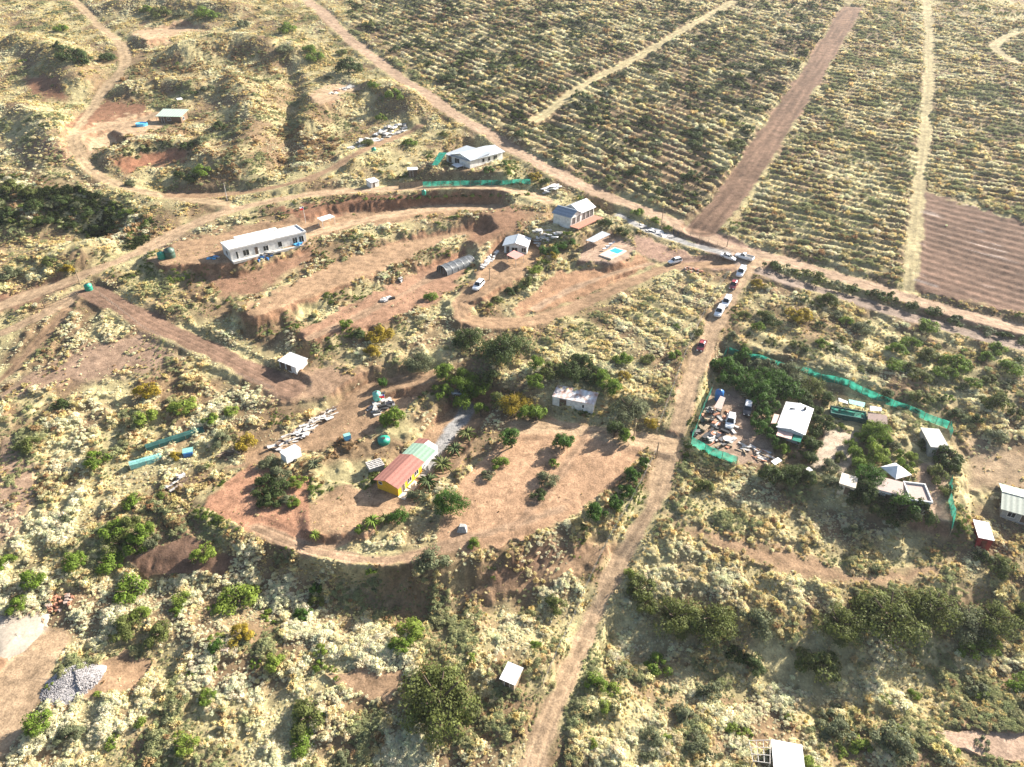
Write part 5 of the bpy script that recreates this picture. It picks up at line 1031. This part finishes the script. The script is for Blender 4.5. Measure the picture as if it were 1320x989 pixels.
plants('tree', '931 476 14 m;952 479 11 m;958 464 13 m;933 489 10 m;965 494 17 m;982 504 14 m;978 484 15 m;998 489 15 m;1014 498 14 m;1020 507 12 m;985 522 14 m;982 538 12 m;985 553 13 m;996 569 8 m;1007 578 9 b;993 471 13 g;1018 482 18 g;1047 496 17 o;1062 512 11 d;1044 571 13 d;1042 589 11 d;1057 542 13 d;993 609 14 d;1024 610 17 d;1128 554 16 b;1103 585 10 b;1128 588 14 l;1115 596 9 l;1162 601 10 b;1159 586 7 b;1174 590 7 l;1192 572 10 d;1217 585 15 d;1225 601 13 d;1208 610 12 o;1221 632 9 o;1119 612 18 m;1113 626 18 d;1135 644 19 d;1158 652 17 m;1182 660 17 d;1122 636 16 d;1070 599 10 g;1070 621 12 g;1083 588 8 o;1108 565 8 b;1105 600 9 b;945 486 11 m;950 496 11 m;940 470 10 m;972 512 11 m;1005 504 12 m;1032 506 12 d;1040 520 10 d;972 546 9 m;975 470 12 g;1010 474 12 g;1030 490 12 o;1052 530 10 d;1048 556 10 d;1008 612 11 d;1040 614 10 d;1118 570 10 b;1140 570 10 b;1140 596 9 b;1150 575 9 g;1095 572 8 b;1230 590 9 d;1105 640 12 d;1150 664 12 d')
REC = []
for i, (kind, x, y, r, c) in enumerate(PL):
    p, R_ = met(x, min(y + .55 * r, 1020), r); REC.append((kind, c, p, R_, i))
for kind, c, p, R_, i in REC:
    same = [q for q in REC if q[0] == kind and q[1] == c]; best = None
    for n_, lp in LG:
        d0 = (p - lp).length; rank = sum((q[2] - lp).length < d0 - 1e-6 for q in same)
        if best is None or (rank, d0) < best[:2]: best = (rank, d0, n_)
    lb = f'{WORD[c]} {kind} {ORD[min(best[0], 9)]}nearest to the {best[2]}' if best[0] < 10 else f'{WORD[c]} {kind} among others of its kind near the {best[2]}'
    rr = random.Random(i); o = thing('broadleaf_tree' if kind == 'tree' else 'bush', lb, kind, p - Vector((0, 0, .05)), rr.random() * 6.28, 'trees between the houses' if kind == 'tree' else 'bushes in the scrub')
    me = rr.choice(BG if kind == 'tree' and R_ > 2.6 else DN if (c in 'mbd' and kind == 'tree') else CR); k = bpy.data.objects.new('crown' if kind == 'tree' else 'foliage', me); COL.objects.link(k); k.parent = o; recolor(k, 'leaf_' + c); R_ *= 1.3 if kind == 'tree' else 1.15
    hs = R_ * (rr.uniform(1.05, 1.35) if kind == 'tree' else rr.uniform(.8, 1.05)); lift = .35 * R_ if kind == 'tree' and c in 'mbl' else 0
    k.scale = (R_ * rr.uniform(.9, 1.1), R_ * rr.uniform(.9, 1.1), hs); k.location.z = lift * .6
    s = bpy.data.objects.new('trunk' if kind == 'tree' else 'stem', rr.choice(ST)); COL.objects.link(s); s.parent = o; s.scale = (R_, R_, hs + lift * .4)
    if c == 'y': pass
# bushes standing in the fields and hedges: one mesh each, alike
def far_bush(x, y, r, c, label, group, nm='shrub'):
    label = WORD[c] + ' ' + label if nm == 'shrub' else label
    p, R_ = met(x, y, r); o = bpy.data.objects.new(nm, random.choice(SM)); COL.objects.link(o); recolor(o, 'leaf_' + c); o.location = p - Vector((0, 0, .08)); o.rotation_euler.z = random.random() * 6.28
    o.scale = (R_ * random.uniform(.85, 1.2), R_ * random.uniform(.85, 1.2), R_ * random.uniform(.7, 1.1)); tag(o, label, 'shrub', group)
def spread(n, poly, rmin, rmax, cols, label, group, bias=None):
    poly = np.asarray(poly, float); lo, hi = poly.min(0), poly.max(0); pts = []; t = 0
    while len(pts) < n and t < n * 60:
        t += 1; q = lo + np.array((random.random(), random.random())) * (hi - lo)
        if not inside(q[None], poly)[0] or any((q[0] - a) ** 2 + (2 * (q[1] - b)) ** 2 < 90 for a, b in pts): continue
        g = G(*q); 
        if any(segdist(np.array([[g.x, g.y]]), r['L'])[0][0] < r['w'] / 2 + 1 for r in ROADS): continue
        pts.append((q[0], q[1])); far_bush(q[0], q[1], random.uniform(rmin, rmax) * (.75 + .25 * q[1] / 250), random.choice(cols), label, group)
spread(150, [(460, 35), (540, 5), (1070, 5), (900, 272), (840, 258), (700, 200), (570, 105)], 6, 14, 'ddgdgodg', 'shrub scattered among the contour rows between the boundary road and ploughed strip', 'shrubs in the contour row field')
spread(14, [(700, 5), (1080, 2), (1060, 50), (720, 60)], 3, 6, 'dog', 'shrub scattered among the contour rows between the boundary road and ploughed strip', 'shrubs in the contour row field')
spread(22, [(1110, 5), (1320, 20), (1320, 75), (1210, 50), (1120, 20)], 3, 6, 'dgo', 'shrub in the far field at the upper right corner', 'shrubs in the far right field')
spread(34, [(985, 360), (1320, 455), (1320, 580), (1240, 545), (1090, 485), (960, 430)], 4, 9, 'bodog', 'small shrub on the golden slope between the hedge and the compound', 'shrubs on the slope above the compound')
spread(26, [(10, 5), (400, 5), (480, 100), (400, 200), (200, 120), (20, 190)], 3, 7, 'gdob', 'small shrub on the upper left hillside', 'shrubs on the upper left hill')
spread(26, [(10, 620), (300, 720), (620, 790), (650, 970), (30, 970)], 3, 7, 'lbg', 'small shrub in the pale scrub left of the dirt road', 'small shrubs in the lower left scrub')
spread(26, [(770, 860), (900, 860), (1300, 900), (1300, 980), (740, 980)], 4, 9, 'glg', 'small shrub in the pale scrub right of the dirt road', 'small shrubs in the lower right scrub')
NTH = 'first second third fourth fifth sixth seventh eighth ninth tenth eleventh twelfth thirteenth fourteenth fifteenth sixteenth seventeenth eighteenth nineteenth'.split()
for hk, (x, y, r) in enumerate(((992, 345, 12), (1012, 350, 14), (1032, 354, 12), (1052, 361, 14), (1080, 370, 12), (1100, 374, 12), (1125, 382, 12), (1145, 386, 14), (1177, 397, 12), (1205, 406, 14), (1235, 416, 14), (1267, 427, 12), (1290, 432, 12), (1312, 439, 12))):
    far_bush(x, y, r, random.choice('dogd'), 'hedge shrub along the grey road on the right, %s from the junction' % NTH[hk], 'hedge along the right hand road', 'hedge_shrub')
for i in range(19):
    x = 470 + i * 11.6; far_bush(x, 257.5 - .03 * (x - 470), 4.6, 'd' if i % 3 else 'b', 'young round hedge shrub along the upper road, %s from the left' % NTH[i], 'hedge line along the upper road', 'hedge_shrub')
for i in range(16):
    x = 285 + i * 11; far_bush(x, 284 - .19 * (x - 285) + 5, random.uniform(3, 5), random.choice('dg'), 'low shrub on the road edge behind the long house, %s from the left' % NTH[i], 'shrubs behind the long house', 'hedge_shrub')
# palms along the concrete driveway
PM = MB(); R = random.Random(4)
for i in range(26):
    a = i * 2.4; e = R.uniform(.1, 1.1); L_ = R.uniform(.85, 1.15); prev = None; n = 6
    for j in range(n + 1):
        t = j / n; rr_ = L_ * t * math.cos(e * (1 - .6 * t)); z = .25 + L_ * (math.sin(e) * t - .55 * t * t); wd = .11 * math.sin(math.pi * min(.97, t * .85 + .12))
        c = (rr_ * math.cos(a), rr_ * math.sin(a)); s = (-math.sin(a) * wd, math.cos(a) * wd); cur = ((c[0] - s[0], c[1] - s[1], z - .04), (c[0], c[1], z + .03), (c[0] + s[0], c[1] + s[1], z - .04))
        if prev: PM.quad(prev[0], prev[1], cur[1], cur[0]); PM.quad(prev[1], prev[2], cur[2], cur[1])
        prev = cur
PALM = mesh('fronds', PM.v, PM.f, M['leaf_o']); TM = MB().lathe([(.16, -.3), (.15, .1), (.19, .3), (.12, .34)], 9); TRK = mesh('trunk', TM.v, TM.f, M['bark'])
for (x, y, r, c, lb) in ((602, 564, 14, 'o', 'palm beside the concrete driveway, topmost of the row'), (586, 584, 14, 'd', 'palm beside the concrete driveway, second from the top'), (570, 604, 15, 'o', 'palm beside the concrete driveway, third from the top'), (552, 626, 16, 'd', 'palm beside the concrete driveway, lowest of the row'), (480, 676, 13, 'b', 'palm on the bank in front of the yellow house'), (497, 672, 10, 'o', 'smaller palm on the bank right beside the larger one'), (406, 692, 8, 'l', 'little palm alone on the bare red yard'), (405, 602, 11, 'g', 'spiky grey green agave clump right of the box trailer')):
    p, R_ = met(x, y, r); o = thing('palm_tree', lb, 'palm', p, random.random() * 6, 'palms around the yellow house'); k = bpy.data.objects.new('fronds', PALM); COL.objects.link(k); k.parent = o; k.scale = (R_, R_, R_ * 1.1); recolor(k, 'leaf_' + c); k.location.z = .15 * R_
    s = bpy.data.objects.new('trunk', TRK); COL.objects.link(s); s.parent = o; s.scale = (R_, R_, R_)

# ------------------------------------------------------------------ haze
me = bpy.data.meshes.new('haze'); zz0, zz1 = float(GZ.min()) - 1.0, max(CAMZ + 3.0, float(GZ.max()) + 3)
b_ = MB().box(-float(np.abs(GX).max()) - 5, float(np.abs(GX).max()) + 5, float(ys[0]) - 5, float(ys[-1]) + 5, zz0, zz1); me.from_pydata(b_.v, [], b_.f); hz = bpy.data.objects.new('haze', me); COL.objects.link(hz); hz['kind'] = 'stuff'; hz['label'] = 'thin pale haze over the far fields'; hz['category'] = 'haze'
hm = bpy.data.materials.new('haze'); hm.use_nodes = True; hm.node_tree.nodes.remove(hm.node_tree.nodes['Principled BSDF']); pv = hm.node_tree.nodes.new('ShaderNodeVolumePrincipled')
pv.inputs['Color'].default_value = (.9, .94, 1, 1); pv.inputs['Density'].default_value = .0001; pv.inputs['Anisotropy'].default_value = .35
hm.node_tree.links.new(pv.outputs[0], hm.node_tree.nodes['Material Output'].inputs['Volume']); me.materials.append(hm)
